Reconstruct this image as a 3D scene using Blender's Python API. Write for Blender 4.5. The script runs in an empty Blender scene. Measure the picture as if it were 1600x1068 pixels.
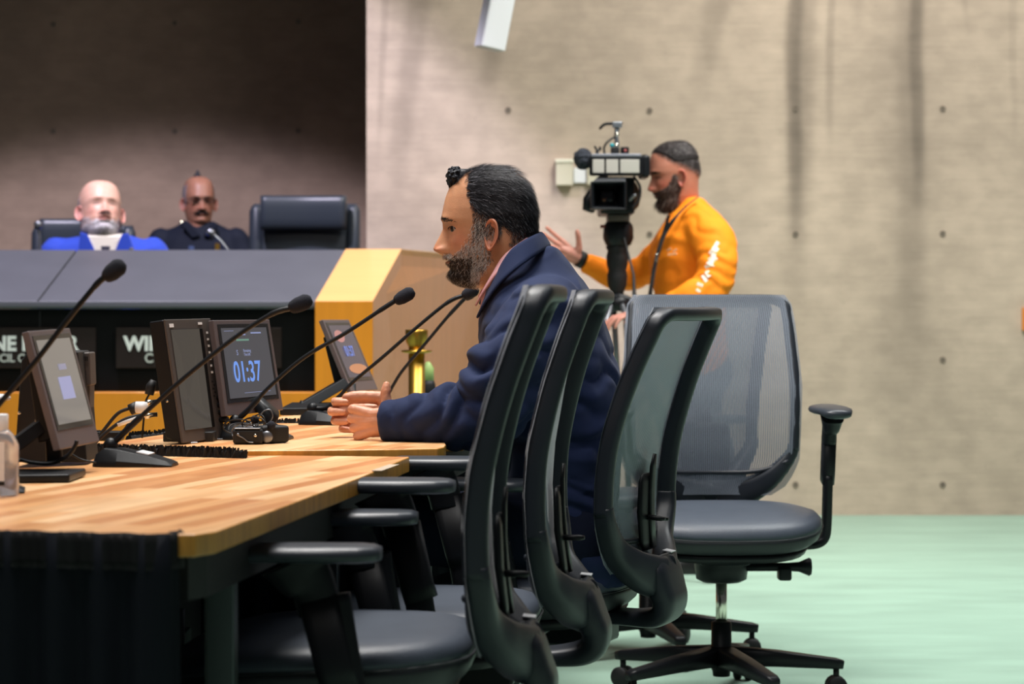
import bpy, bmesh, math, random
import numpy as np
from mathutils import Vector, Matrix, Euler, noise as mnoise
random.seed(7); rng = np.random.default_rng(7)
sc = bpy.context.scene
COL = sc.collection
PI = math.pi
R = math.radians
F, CX, HY, CZ = 3800.0, 800.0, 470.0, 1.03      # focal length in pixels, centre column, horizon row, camera height

# ------------------------------------------------------------------ camera, world, light, exposure
cam_d = bpy.data.cameras.new('camera'); cam = bpy.data.objects.new('camera', cam_d); COL.objects.link(cam)
cam.location = (0, 0, CZ); cam.rotation_euler = (R(90), 0, 0)
cam_d.sensor_width = 36; cam_d.lens = 36*F/1600; cam_d.shift_y = -64/1600
cam_d.clip_end = 60
cam_d.dof.use_dof = True; cam_d.dof.focus_distance = 4.98; cam_d.dof.aperture_fstop = 6.2
sc.camera = cam
sc.view_settings.view_transform = 'Standard'; sc.view_settings.look = 'None'
sc.view_settings.gamma = 1; sc.view_settings.use_curve_mapping = False
sc.view_settings.exposure = -0.42
sc.cycles.use_denoising = True
sc.cycles.transparent_max_bounces = 12
world = bpy.data.worlds.new('world'); sc.world = world; world.use_nodes = True
world.node_tree.nodes['Background'].inputs[0].default_value = (0.92, 0.93, 1.0, 1)
world.node_tree.nodes['Background'].inputs[1].default_value = 0.095

def area(name, loc, target, size, power, color=(1, 1, 1), spread=180, sy=None):
    d = bpy.data.lights.new(name, 'AREA'); d.energy = power; d.color = color
    d.shape = 'RECTANGLE'; d.size = size; d.size_y = sy or size; d.spread = R(spread)
    o = bpy.data.objects.new(name, d); COL.objects.link(o); o.location = loc
    o.rotation_euler = (Vector(target)-Vector(loc)).to_track_quat('-Z', 'Y').to_euler(); return o
def spot(name, loc, target, power, angle, blend=.4, color=(1, 1, 1), r=.12):
    d = bpy.data.lights.new(name, 'SPOT'); d.energy = power; d.color = color
    d.spot_size = R(angle); d.spot_blend = blend; d.shadow_soft_size = r
    o = bpy.data.objects.new(name, d); COL.objects.link(o); o.location = loc
    o.rotation_euler = (Vector(target)-Vector(loc)).to_track_quat('-Z', 'Y').to_euler(); return o
area('ceiling_light_tables', (-.6, 5.4, 4.6), (-.4, 5.2, 0), 1.6, 170, (1, .97, .93), 120)
area('ceiling_light_front', (-.8, 2.6, 4.4), (-.3, 3.8, .5), 1.4, 60, (1, .97, .94), 130)
area('ceiling_light_wall_wash', (1.6, 9.3, 4.9), (1.6, 11.5, 1.2), 1.2, 138, (1, .95, .88), 120, 3.5)
area('ceiling_light_floor', (1.8, 7.4, 4.8), (1.5, 8.4, 0), 2.0, 150, (.97, 1, .98), 120)
spot('ceiling_spot_cameraman', (2.2, 7.4, 4.6), (.9, 9.3, 1.2), 220, 34, .6, (1, .95, .88))
spot('ceiling_spot_dais', (-2.0, 8.6, 5.0), (-2.0, 10.6, 1.25), 1750, 62, .22, (.86, .80, 1.0), .10)
spot('ceiling_spot_dais_end', (-.2, 8.0, 4.8), (-.5, 9.6, 1.1), 70, 36, .6, (1, .95, .85), .10)

# ------------------------------------------------------------------ helpers
def W(px, py, d): return Vector(((px-CX)*d/F, d, CZ-(py-HY)*d/F))

def tagp(o, label=None, cat=None, group=None, kind=None):
    if label: o['label'] = label
    if cat: o['category'] = cat
    if group: o['group'] = group
    if kind: o['kind'] = kind
    return o
WM = {}
def thing(name, label, cat, loc=(0, 0, 0), rz=0, group=None):
    o = bpy.data.objects.new(name, None); COL.objects.link(o); o.empty_display_size = .05
    o.location = loc; o.rotation_euler = (0, 0, rz)
    WM[o.name] = Matrix.Translation(Vector(loc)) @ Matrix.Rotation(rz, 4, 'Z')
    return tagp(o, label, cat, group)

class MB:
    """collects vertices and faces for one mesh"""
    def __init__(s): s.v = []; s.f = []; s.c = []
    def add(s, vs, fs, col=None):
        n = len(s.v); s.v += [Vector(p) for p in vs]; s.f += [tuple(i+n for i in f) for f in fs]
        if col is not None: s.c += [col]*len(vs) if not isinstance(col, list) else col
        return s
    def box(s, c, size, rot=None):
        c = Vector(c); h = Vector(size)/2; M = rot if rot is not None else Matrix.Identity(3)
        vs = [c+M@Vector((x*h.x, y*h.y, z*h.z)) for x in (-1, 1) for y in (-1, 1) for z in (-1, 1)]
        return s.add(vs, [(0,1,3,2),(4,6,7,5),(0,4,5,1),(2,3,7,6),(0,2,6,4),(1,5,7,3)])
    def hexa(s, front, back):          # two matching quads
        return s.add(list(front)+list(back), [(0,1,2,3),(7,6,5,4),(0,4,5,1),(1,5,6,2),(2,6,7,3),(3,7,4,0)])
    def prism(s, pts, z0, z1):
        n = len(pts); vs = [(x, y, z0) for x, y in pts]+[(x, y, z1) for x, y in pts]
        return s.add(vs, [tuple(range(n-1, -1, -1)), tuple(range(n, 2*n))]+[(i, (i+1) % n, n+(i+1) % n, n+i) for i in range(n)])
    def extrude(s, pts, off):          # polygon of 3-D points pushed along off
        n = len(pts); off = Vector(off); vs = [Vector(p) for p in pts]+[Vector(p)+off for p in pts]
        return s.add(vs, [tuple(range(n-1, -1, -1)), tuple(range(n, 2*n))]+[(i, (i+1) % n, n+(i+1) % n, n+i) for i in range(n)])
    def loft(s, rings, cap=True, close=False):
        k = len(rings[0]); vs = [p for r in rings for p in r]; fs = []
        m = len(rings)
        for i in range(m if close else m-1):
            a, b = i*k, ((i+1) % m)*k
            fs += [(a+j, a+(j+1) % k, b+(j+1) % k, b+j) for j in range(k)]
        if cap and not close: fs += [tuple(range(k-1, -1, -1)), tuple(range((m-1)*k, m*k))]
        return s.add(vs, fs)
    def tube(s, path, rad, seg=10, cap=True, round_ends=False):
        P = [Vector(p) for p in path]; n = len(P)
        rad = [rad]*n if not hasattr(rad, '__len__') else list(rad)
        if round_ends:
            t0 = (P[0]-P[1]).normalized(); t1 = (P[-1]-P[-2]).normalized(); r0, r1 = rad[0], rad[-1]
            P = [P[0]+t0*r0*.98, P[0]+t0*r0*.7]+P+[P[-1]+t1*r1*.7, P[-1]+t1*r1*.98]
            rad = [r0*.25, r0*.72]+rad+[r1*.72, r1*.25]; n = len(P)
        T = [(P[min(i+1, n-1)]-P[max(i-1, 0)]).normalized() for i in range(n)]
        up = Vector((0, 0, 1)) if abs(T[0].z) < .9 else Vector((1, 0, 0))
        N = (up-T[0]*up.dot(T[0])).normalized(); rings = []
        for i in range(n):
            if i: N = (N-T[i]*N.dot(T[i])).normalized()
            B = T[i].cross(N)
            rings.append([P[i]+(N*math.cos(2*PI*j/seg)+B*math.sin(2*PI*j/seg))*rad[i] for j in range(seg)])
        return s.loft(rings, cap)
    def sweep(s, path, sizes, side, n_exp=3.5, seg=16, close=False, cap=True):
        """rounded-rectangle section; sizes = (half along side, half along the other axis); side = function(i) or vector"""
        P = [Vector(p) for p in path]; n = len(P); rings = []
        for i in range(n):
            if close: T = (P[(i+1) % n]-P[(i-1) % n]).normalized()
            else: T = (P[min(i+1, n-1)]-P[max(i-1, 0)]).normalized()
            S = Vector(side(i) if callable(side) else side); S = (S-T*S.dot(T)).normalized(); U = T.cross(S)
            a, b = sizes[i] if hasattr(sizes[0], '__len__') else sizes
            ring = []
            for j in range(seg):
                t = 2*PI*j/seg; c, q = math.cos(t), math.sin(t)
                ring.append(P[i]+S*(a*math.copysign(abs(c)**(2/n_exp), c))+U*(b*math.copysign(abs(q)**(2/n_exp), q)))
            rings.append(ring)
        return s.loft(rings, cap, close)
    def lathe(s, prof, c=(0, 0, 0), seg=24, rot=None):
        c = Vector(c); M = rot if rot is not None else Matrix.Identity(3)
        return s.loft([[c+M@Vector((max(r, 1e-4)*math.cos(2*PI*j/seg), max(r, 1e-4)*math.sin(2*PI*j/seg), z)) for j in range(seg)] for r, z in prof])
    def sphere(s, c, r, seg=16, rings=10, M=None):
        rr = (r, r, r) if not hasattr(r, '__len__') else r
        c = Vector(c); M = M or Matrix.Identity(3); out = []
        for i in range(rings+1):
            a = PI*max(.02, min(.98, i/rings))
            out.append([c+M@Vector((rr[0]*math.sin(a)*math.cos(2*PI*j/seg), rr[1]*math.sin(a)*math.sin(2*PI*j/seg), -rr[2]*math.cos(a))) for j in range(seg)])
        return s.loft(out)
    def grid(s, P):                      # 2-D list of points
        a, b = len(P), len(P[0]); vs = [p for r in P for p in r]
        return s.add(vs, [(i*b+j, i*b+j+1, (i+1)*b+j+1, (i+1)*b+j) for i in range(a-1) for j in range(b-1)])

def catmull(pts, n=6, close=False):
    P = [Vector(p) for p in pts]; m = len(P); out = []
    rngi = range(m) if close else range(m-1)
    for i in rngi:
        if close: p0, p1, p2, p3 = P[(i-1) % m], P[i], P[(i+1) % m], P[(i+2) % m]
        else: p0, p1, p2, p3 = P[max(i-1, 0)], P[i], P[i+1], P[min(i+2, m-1)]
        for k in range(n):
            t = k/n
            out.append(.5*((2*p1)+(p2-p0)*t+(2*p0-5*p1+4*p2-p3)*t*t+(3*p1-p0-3*p2+p3)*t**3))
    if not close: out.append(P[-1])
    return out
def lerps(vals, n=6):                     # matches catmull sampling for scalars/tuples
    A = np.array(vals, float); m = len(A); out = []
    for i in range(m-1):
        for k in range(n): out.append(A[i]*(1-k/n)+A[i+1]*(k/n))
    out.append(A[-1]); return [tuple(x) if hasattr(x, '__len__') else float(x) for x in out]

def obj(name, mb, mat, parent=None, smooth=False, bevel=0, bseg=2, sub=0, local=False, label=None, fixn=True, colname='Col'):
    me = bpy.data.meshes.new(name)
    M = Matrix.Identity(4)
    if parent is not None and not local: M = WM[parent.name].inverted()
    me.from_pydata([M@v for v in mb.v], [], mb.f); me.update()
    if fixn:
        bm = bmesh.new(); bm.from_mesh(me); bmesh.ops.recalc_face_normals(bm, faces=bm.faces); bm.to_mesh(me); bm.free()
    if mb.c and len(mb.c) == len(mb.v):
        ca = me.color_attributes.new(colname, 'FLOAT_COLOR', 'POINT')
        ca.data.foreach_set('color', np.array([tuple(c)+(1,) if len(c) == 3 else c for c in mb.c], np.float32).ravel())
    if smooth: me.polygons.foreach_set('use_smooth', [True]*len(me.polygons))
    me.materials.append(mat)
    o = bpy.data.objects.new(name, me); COL.objects.link(o)
    if parent is not None:
        o.parent = parent; WM[o.name] = WM[parent.name].copy()
        if local: WM[o.name] = WM[parent.name].copy()
    else: WM[o.name] = Matrix.Identity(4)
    if bevel:
        b = o.modifiers.new('bevel', 'BEVEL'); b.width = bevel; b.segments = bseg; b.limit_method = 'ANGLE'; b.angle_limit = R(35)
        me.polygons.foreach_set('use_smooth', [True]*len(me.polygons))
        w = o.modifiers.new('wn', 'WEIGHTED_NORMAL'); w.keep_sharp = False
    if sub:
        q = o.modifiers.new('sub', 'SUBSURF'); q.levels = q.render_levels = sub
    if label: o['label'] = label
    return o

def remeshed(mb, voxel, smooth_it=4, smooth_f=.5):
    """voxel union of closed pieces -> (verts Nx3, faces)"""
    me = bpy.data.meshes.new('tmp'); me.from_pydata(mb.v, [], mb.f)
    bm = bmesh.new(); bm.from_mesh(me); bmesh.ops.recalc_face_normals(bm, faces=bm.faces); bm.to_mesh(me); bm.free()
    o = bpy.data.objects.new('tmp', me); COL.objects.link(o)
    m = o.modifiers.new('r', 'REMESH'); m.mode = 'VOXEL'; m.voxel_size = voxel; m.use_smooth_shade = True
    s = o.modifiers.new('s', 'SMOOTH'); s.iterations = smooth_it; s.factor = smooth_f
    dg = bpy.context.evaluated_depsgraph_get(); ev = o.evaluated_get(dg); em = ev.to_mesh()
    co = np.zeros(len(em.vertices)*3, np.float32); em.vertices.foreach_get('co', co)
    no = np.zeros(len(em.vertices)*3, np.float32); em.vertices.foreach_get('normal', no)
    fs = [tuple(p.vertices) for p in em.polygons]
    ev.to_mesh_clear(); bpy.data.objects.remove(o); bpy.data.meshes.remove(me)
    return co.reshape(-1, 3).astype(float), no.reshape(-1, 3).astype(float), fs

# ------------------------------------------------------------------ materials
def nd(nt, t, **kw):
    n = nt.nodes.new(t)
    for k, v in kw.items(): setattr(n, k, v)
    return n
def mat(name, color, rough=.5, metal=0, spec=.5, bump=0, bscale=200, var=0, vscale=8, sheen=0, emit=None, estr=1, coat=0, sss=0, trans=0, coord='Object', stretch=(1, 1, 1), vcol=False, ior=1.45):
    m = bpy.data.materials.new(name); m.use_nodes = True; nt = m.node_tree; b = nt.nodes['Principled BSDF']
    b.inputs['Roughness'].default_value = rough; b.inputs['Metallic'].default_value = metal
    b.inputs['Specular IOR Level'].default_value = spec; b.inputs['IOR'].default_value = ior
    b.inputs['Sheen Weight'].default_value = sheen; b.inputs['Coat Weight'].default_value = coat
    b.inputs['Transmission Weight'].default_value = trans
    if sss: b.inputs['Subsurface Weight'].default_value = sss; b.inputs['Subsurface Radius'].default_value = (.012, .004, .002); b.inputs['Subsurface Scale'].default_value = 1.0
    if emit: b.inputs['Emission Color'].default_value = (*emit, 1); b.inputs['Emission Strength'].default_value = estr
    c = (*color, 1)
    tc = nd(nt, 'ShaderNodeTexCoord'); mp = nd(nt, 'ShaderNodeMapping'); mp.inputs['Scale'].default_value = stretch
    nt.links.new(tc.outputs[coord], mp.inputs[0])
    src = None
    if vcol:
        a = nd(nt, 'ShaderNodeVertexColor', layer_name='Col'); src = a.outputs[0]
    if var:
        n = nd(nt, 'ShaderNodeTexNoise'); n.inputs['Scale'].default_value = vscale; n.inputs['Detail'].default_value = 6
        nt.links.new(mp.outputs[0], n.inputs['Vector'])
        mr = nd(nt, 'ShaderNodeMapRange'); mr.inputs[1].default_value = .25; mr.inputs[2].default_value = .75
        mr.inputs[3].default_value = 1-var; mr.inputs[4].default_value = 1+var
        nt.links.new(n.outputs[0], mr.inputs[0])
        mx = nd(nt, 'ShaderNodeVectorMath', operation='MULTIPLY')
        if src: nt.links.new(src, mx.inputs[0])
        else: mx.inputs[0].default_value = color
        nt.links.new(mr.outputs[0], mx.inputs[1]); src = mx.outputs[0]
    if src: nt.links.new(src, b.inputs['Base Color'])
    else: b.inputs['Base Color'].default_value = c
    if bump:
        n2 = nd(nt, 'ShaderNodeTexNoise'); n2.inputs['Scale'].default_value = bscale; n2.inputs['Detail'].default_value = 3
        nt.links.new(mp.outputs[0], n2.inputs['Vector'])
        bp = nd(nt, 'ShaderNodeBump'); bp.inputs['Strength'].default_value = bump; bp.inputs['Distance'].default_value = .002
        nt.links.new(n2.outputs[0], bp.inputs['Height']); nt.links.new(bp.outputs[0], b.inputs['Normal'])
    return m

def concrete(name, base, streak=.0, seed=0, shade_streaks=()):
    m = mat(name, base, .88, bump=.35, bscale=60, coord='Object'); nt = m.node_tree; b = nt.nodes['Principled BSDF']
    tc = nd(nt, 'ShaderNodeTexCoord')
    def noise(scale, st, detail=5, off=0):
        mp = nd(nt, 'ShaderNodeMapping'); mp.inputs['Scale'].default_value = st; mp.inputs['Location'].default_value = (off+seed, 0, off)
        n = nd(nt, 'ShaderNodeTexNoise'); n.inputs['Scale'].default_value = scale; n.inputs['Detail'].default_value = detail
        nt.links.new(tc.outputs['Object'], mp.inputs[0]); nt.links.new(mp.outputs[0], n.inputs['Vector']); return n.outputs[0]
    def mrange(s, a, b_, c, d):
        r = nd(nt, 'ShaderNodeMapRange'); r.interpolation_type = 'SMOOTHSTEP'
        for i, v in enumerate((a, b_, c, d)): r.inputs[i+1].default_value = v
        nt.links.new(s, r.inputs[0]); return r.outputs[0]
    def mul(a, c):
        x = nd(nt, 'ShaderNodeMath', operation='MULTIPLY'); nt.links.new(a, x.inputs[0]); nt.links.new(c, x.inputs[1]); return x.outputs[0]
    fac = mul(mrange(noise(1.3, (1, 1, 1), 6), .3, .7, .86, 1.1), mrange(noise(9, (1, 1, 1.6), 8, 3), .3, .72, .90, 1.06))
    fac = mul(fac, mrange(noise(14, (.25, 1, 5), 3, 6), .3, .7, .965, 1.03))            # board marks
    fac = mul(fac, mrange(noise(70, (1, 1, 1), 2, 9), .22, .36, .80, 1.0))              # small pits
    if streak:
        st = noise(2.2, (1, 1, .10), 3, 12); fac = mul(fac, mrange(st, .50, .72, 1.0, 1-streak))
    if shade_streaks:
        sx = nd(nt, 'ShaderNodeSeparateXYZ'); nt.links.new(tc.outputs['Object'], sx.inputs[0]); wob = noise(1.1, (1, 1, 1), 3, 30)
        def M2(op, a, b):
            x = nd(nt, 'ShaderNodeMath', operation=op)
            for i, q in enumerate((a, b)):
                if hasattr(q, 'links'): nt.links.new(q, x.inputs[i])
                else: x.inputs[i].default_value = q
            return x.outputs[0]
        for x0, zt, zb, wid, slant, amt in shade_streaks:      # shade streaks put into the concrete colour: centre, top, bottom, half width, slant, strength
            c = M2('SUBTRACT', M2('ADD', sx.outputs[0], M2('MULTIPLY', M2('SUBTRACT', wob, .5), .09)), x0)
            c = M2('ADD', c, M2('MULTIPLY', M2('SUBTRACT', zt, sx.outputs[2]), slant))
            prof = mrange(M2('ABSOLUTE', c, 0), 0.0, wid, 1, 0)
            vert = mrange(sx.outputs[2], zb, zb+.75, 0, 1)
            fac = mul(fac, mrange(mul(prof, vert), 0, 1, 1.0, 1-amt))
    vm = nd(nt, 'ShaderNodeVectorMath', operation='SCALE'); vm.inputs[0].default_value = base
    nt.links.new(fac, vm.inputs['Scale']); nt.links.new(vm.outputs[0], b.inputs['Base Color'])
    return m

def stave_wood(name, c1, c2, c3, angle, row=.045, length=.55, rough=.33):
    m = mat(name, c1, rough); nt = m.node_tree; b = nt.nodes['Principled BSDF']
    tc = nd(nt, 'ShaderNodeTexCoord'); mp = nd(nt, 'ShaderNodeMapping'); mp.inputs['Rotation'].default_value = (0, 0, angle)
    nt.links.new(tc.outputs['Object'], mp.inputs[0])
    br = nd(nt, 'ShaderNodeTexBrick'); br.inputs['Scale'].default_value = 1
    br.inputs['Mortar Size'].default_value = 0.0; br.inputs['Brick Width'].default_value = length; br.inputs['Row Height'].default_value = row
    br.inputs['Color1'].default_value = (0, 0, 0, 1); br.inputs['Color2'].default_value = (1, 1, 1, 1); br.offset = .37
    nt.links.new(mp.outputs[0], br.inputs['Vector'])
    cr = nd(nt, 'ShaderNodeValToRGB'); e = cr.color_ramp.elements
    e[0].position = 0; e[0].color = (*c1, 1); e[1].position = 1; e[1].color = (*c3, 1); k = e.new(.5); k.color = (*c2, 1)
    nt.links.new(br.outputs['Color'], cr.inputs[0])
    mp2 = nd(nt, 'ShaderNodeMapping'); mp2.inputs['Scale'].default_value = (3, 55, 3)
    nt.links.new(mp.outputs[0], mp2.inputs[0])
    n = nd(nt, 'ShaderNodeTexNoise'); n.inputs['Scale'].default_value = 2; n.inputs['Detail'].default_value = 6
    nt.links.new(mp2.outputs[0], n.inputs['Vector'])
    mr = nd(nt, 'ShaderNodeMapRange'); mr.inputs[1].default_value = .3; mr.inputs[2].default_value = .7; mr.inputs[3].default_value = .84; mr.inputs[4].default_value = 1.10
    nt.links.new(n.outputs[0], mr.inputs[0])
    vm = nd(nt, 'ShaderNodeVectorMath', operation='SCALE'); nt.links.new(cr.outputs[0], vm.inputs[0]); nt.links.new(mr.outputs[0], vm.inputs['Scale'])
    nt.links.new(vm.outputs[0], b.inputs['Base Color'])
    b.inputs['Coat Weight'].default_value = .25; b.inputs['Coat Roughness'].default_value = .25
    return m

def net_mat(name, color, open_=.4, scale=160, lo=.15, hi=.75):
    """woven chair mesh: fine vertical threads with see-through gaps (UV)"""
    m = mat(name, color, .55, sheen=.3); nt = m.node_tree; b = nt.nodes['Principled BSDF']; out = nt.nodes['Material Output']
    uv = nd(nt, 'ShaderNodeUVMap'); w = nd(nt, 'ShaderNodeTexWave'); w.wave_type = 'BANDS'; w.bands_direction = 'X'
    w.inputs['Scale'].default_value = scale/6.283; w.inputs['Distortion'].default_value = 0
    nt.links.new(uv.outputs[0], w.inputs['Vector'])
    mr = nd(nt, 'ShaderNodeMapRange'); mr.inputs[1].default_value = .25; mr.inputs[2].default_value = .75; mr.inputs[3].default_value = lo; mr.inputs[4].default_value = hi
    nt.links.new(w.outputs[0] if w.outputs[0].name == 'Fac' else w.outputs['Fac'], mr.inputs[0])
    tr = nd(nt, 'ShaderNodeBsdfTransparent'); mx = nd(nt, 'ShaderNodeMixShader')
    nt.links.new(mr.outputs[0], mx.inputs[0]); nt.links.new(b.outputs[0], mx.inputs[1]); nt.links.new(tr.outputs[0], mx.inputs[2])
    nt.links.new(mx.outputs[0], out.inputs[0]); return m

M_wall = concrete('concrete_lit', (.50, .405, .32), .10, shade_streaks=[((px-800)*11.7/3800, 2.5, 1.03-(yb-470)*11.7/3800, w*11.7/3800, sl, a) for px, yb, w, sl, a in (
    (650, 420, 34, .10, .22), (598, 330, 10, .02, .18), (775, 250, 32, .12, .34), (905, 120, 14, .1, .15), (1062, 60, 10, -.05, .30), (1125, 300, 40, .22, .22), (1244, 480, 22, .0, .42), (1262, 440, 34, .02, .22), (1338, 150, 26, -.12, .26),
    (1300, 330, 12, 0, .22), (1437, 420, 20, .01, .36), (1425, 640, 42, .0, .24), (1250, 650, 40, .02, .16), (1510, 140, 12, -.1, .2), (1585, 320, 12, 0, .12))])  # cast shade and light pattern of the wall, painted as darker streaks
M_alc = concrete('concrete_recess_shaded', (.33, .24, .175), .05, 5)  # darker copy of the wall concrete, recess shade mixed into its colour
M_hole = mat('tie_hole_dark', (.17, .14, .11), .9)
M_carpet = mat('green_carpet', (.30, .46, .36), .95, bump=.6, bscale=260, var=.15, vscale=3.2, sheen=.2, stretch=(.6, 1.6, 1))
M_top = stave_wood('butcher_block', (.58, .23, .078), (.78, .40, .165), (.93, .60, .32), R(-74.5), row=.034, length=.42)
M_top_edge = mat('board_edge', (.52, .24, .04), .4, var=.25, vscale=60, stretch=(1, 1, .05))
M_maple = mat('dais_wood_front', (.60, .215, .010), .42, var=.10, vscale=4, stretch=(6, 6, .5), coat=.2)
M_maple_top = mat('dais_wood_lit_slope', (.70, .375, .135), .42, var=.06, vscale=4, stretch=(.5, 6, 6), coat=.3)  # same wood as the front, brightness of the lit slope put into its colour
M_maple_side = mat('dais_wood_shaded_side', (.36, .145, .048), .42, var=.10, vscale=5, stretch=(6, 6, .4), coat=.2)  # same wood again, darker tone of the less lit side painted in
M_desk = mat('dais_grey_laminate', (.085, .088, .098), .42, bump=.1, bscale=300, var=.08, vscale=5)
M_black = mat('black_panel', (.003, .003, .003), .6, spec=.12)
M_plate = mat('nameplate_dark', (.018, .012, .010), .25)
M_letter = mat('nameplate_letter', (.62, .66, .58), .6)
M_plastic = mat('black_plastic', (.006, .007, .009), .42, spec=.3, bump=.08, bscale=900)
M_shell = mat('chair_frame_plastic', (.016, .020, .028), .42, bump=.12, bscale=1200)
M_pad = mat('arm_pad_rubber', (.030, .036, .046), .36, bump=.1, bscale=800)
M_leather = mat('seat_leather', (.052, .064, .086), .44, bump=.25, bscale=350, var=.06, vscale=20)
M_leatherside = mat('seat_side_leather', (.012, .014, .018), .5)
M_net = net_mat('back_net', (.205, .235, .29), lo=.03, hi=.50)
M_net_d = net_mat('back_net_seen_from_behind', (.075, .095, .11), scale=200, lo=.06, hi=.42)
M_chrome = mat('chrome', (.75, .72, .62), .18, 1)
M_metalg = mat('grey_metal', (.22, .23, .25), .35, .8)
M_bezel = mat('tablet_bezel_grey', (.15, .125, .132), .42, .35)
M_cast = mat('broadcast_bezel', (.085, .074, .070), .5, .3)
M_brass = mat('polished_brass', (.50, .29, .05), .36, 1)
M_rubber = mat('rubber_black', (.006, .006, .007), .6)
M_foam = mat('foam_windscreen', (.008, .009, .016), .95, bump=.6, bscale=500)
M_white = mat('white_plastic', (.75, .76, .78), .4)
M_cream = mat('cream_plastic', (.62, .58, .45), .5)
M_cloth = mat('black_skirt_cloth', (.006, .008, .013), .75, sheen=0, spec=.2)
M_fringe = mat('black_pleat_fringe', (.006, .006, .007), .9)
M_label = mat('white_label', (.8, .8, .82), .5)
# ------------------------------------------------------------------ the setting
def struct(name, mb, m, **k):
    o = obj(name, mb, m, **k); o['kind'] = 'structure'; return o
struct('floor', MB().box((-1, 7, -.05), (16, 16, .1)), M_carpet)
D_W, X_W, D_A = 11.7, -.70, 13.5                      # lit wall, its left end, recess wall
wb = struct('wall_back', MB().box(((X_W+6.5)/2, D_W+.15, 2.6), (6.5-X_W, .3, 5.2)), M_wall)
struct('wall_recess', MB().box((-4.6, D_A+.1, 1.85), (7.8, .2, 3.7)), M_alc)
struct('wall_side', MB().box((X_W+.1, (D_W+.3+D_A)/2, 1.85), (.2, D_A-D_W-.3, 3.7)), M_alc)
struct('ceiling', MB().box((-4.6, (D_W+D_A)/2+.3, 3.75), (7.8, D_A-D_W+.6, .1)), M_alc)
wr = bpy.data.objects['wall_recess']
def tie_hole(px, py, d, parent, k=1):
    c = W(px, py, d-.001); Rm = Matrix.Rotation(R(90), 3, 'X')
    obj('tie_hole', MB().lathe([(.0145, 0), (.0145, .003), (.010, .003), (.010, .001), (.0, .001)], c, 14, Rm), M_hole, parent)
for px, py in ((794, 172), (1015, 173), (1243, 170), (1473, 170), (1243, 366), (1473, 365), (1243, 562), (1473, 562), (1015, 366), (1473, 757), (1243, 757)): tie_hole(px, py, D_W, wb)
for px, py in ((83, 205), (273, 205), (466, 204), (83, 38), (273, 36), (466, 34)): tie_hole(px, py, D_A, wr)
# platform behind the dais
struct('trim_1', MB().prism([(-4.4, 9.95), (-.62, 9.95), (-.50, 11.65), (-.72, 11.69), (-.72, 13.48), (-4.4, 13.48)], 0, .28), M_desk)

# white wall lamp tube hanging in from above
t = thing('wall_lamp', 'white square-section tube lamp hanging down at a slant before the concrete wall', 'lamp', W(765, 78, 10.2))
a, b_ = W(765, 76, 10.2), W(803, -120, 10.2)
ax = (b_-a).normalized(); sd = Vector((1, .35, 0)).normalized()
obj('lamp_housing', MB().sweep([a, a+(b_-a)*.5, b_], [(.056, .055)]*3, sd, 8, 20), M_white, t, smooth=False, bevel=.003)
obj('lamp_opening', MB().sweep([a-ax*.003, a+ax*.004], [(.048, .046)]*2, sd, 8, 20), mat('lamp_inner', (.45, .47, .5), .5), t)
obj('ceiling_stem', MB().tube([b_, b_+ax*.9, Vector((b_.x+.25, b_.y, 5.1))], .012, 8), M_white, t)

# electrical plates
Dp = D_W-.003
def plate(px0, py0, px1, py1, th, m, name, label):
    a, b2 = W(px0, py0, Dp), W(px1, py1, Dp); c = (a+b2)/2
    t = thing(name, label, 'switch plate', (c.x, Dp, c.z))
    obj('cover', MB().box((c.x, Dp-th/2, c.z), (b2.x-a.x, th, a.z-b2.z)), m, t, bevel=.004)
    return t, c
t, c = plate(868, 249, 895, 290, .05, M_cream, 'wall_box', 'cream electrical box on concrete wall left of the video camera')
obj('lid', MB().box((c.x, Dp-.053, W(0, 252, Dp).z), (.088, .006, .016)), mat('cream_light', (.78, .76, .62), .5), t, bevel=.002)
t, c = plate(896, 262, 916, 286, .02, M_white, 'switch_plate', 'small white plate on concrete wall between two cream boxes')
t, c = plate(917, 255, 940, 289, .035, M_cream, 'wall_box', 'second cream box, partly hidden behind the video camera')
t = thing('wall_sign', 'narrow orange sign edge on concrete wall at far right of the frame', 'sign', W(1604, 498, Dp))
obj('panel', MB().box(W(1606, 498, Dp-.01), (.055, .02, .11)), mat('orange_sign', (.75, .25, .05), .5), t, bevel=.002)

# ------------------------------------------------------------------ dais
dais = thing('council_dais', 'long council dais with sloped grey top, black front and orange wooden end', 'desk', (-1.6, 9.4, 0))
d0, d1 = 9.2, 9.9
fz, rz_ = 1.03, CZ+80*d1/F
xl = -4.4
def bx(mb, x0, x1, y0, y1, z0, z1): return mb.box(((x0+x1)/2, (y0+y1)/2, (z0+z1)/2), (x1-x0, y1-y0, z1-z0))
xr0, xr1 = (493-800)*d0/F, (540-800)*d1/F
seam = [W(60, 470, d0).x, W(121, 390, d1).x]
xs0 = [xl, seam[0], xr0]; xs1 = [xl, seam[1], xr1]
for i in range(2):
    g = .006 if i == 0 else 0
    obj('slope_panel', MB().extrude([(xs0[i], d0, fz), (xs0[i+1]-g, d0, fz), (xs1[i+1]-g, d1, rz_), (xs1[i], d1, rz_)], (0, .01, -.03)), M_desk, dais, bevel=.003)
bx_front = MB(); bx(bx_front, xl, xr0, d0+.03, d0+.09, .60, 1.0); obj('front_panel', bx_front, M_black, dais)
edge = MB(); bx(edge, xl, xr0, d0-.003, d0+.02, fz-.022, fz-.002); obj('edge_strip', edge, mat('edge_grey', (.10, .10, .115), .4), dais, bevel=.002)
for xx in (seam[0],): obj('front_joint', MB().box((xx, d0+.028, .86), (.004, .004, .26)), M_rubber, dais)
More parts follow.
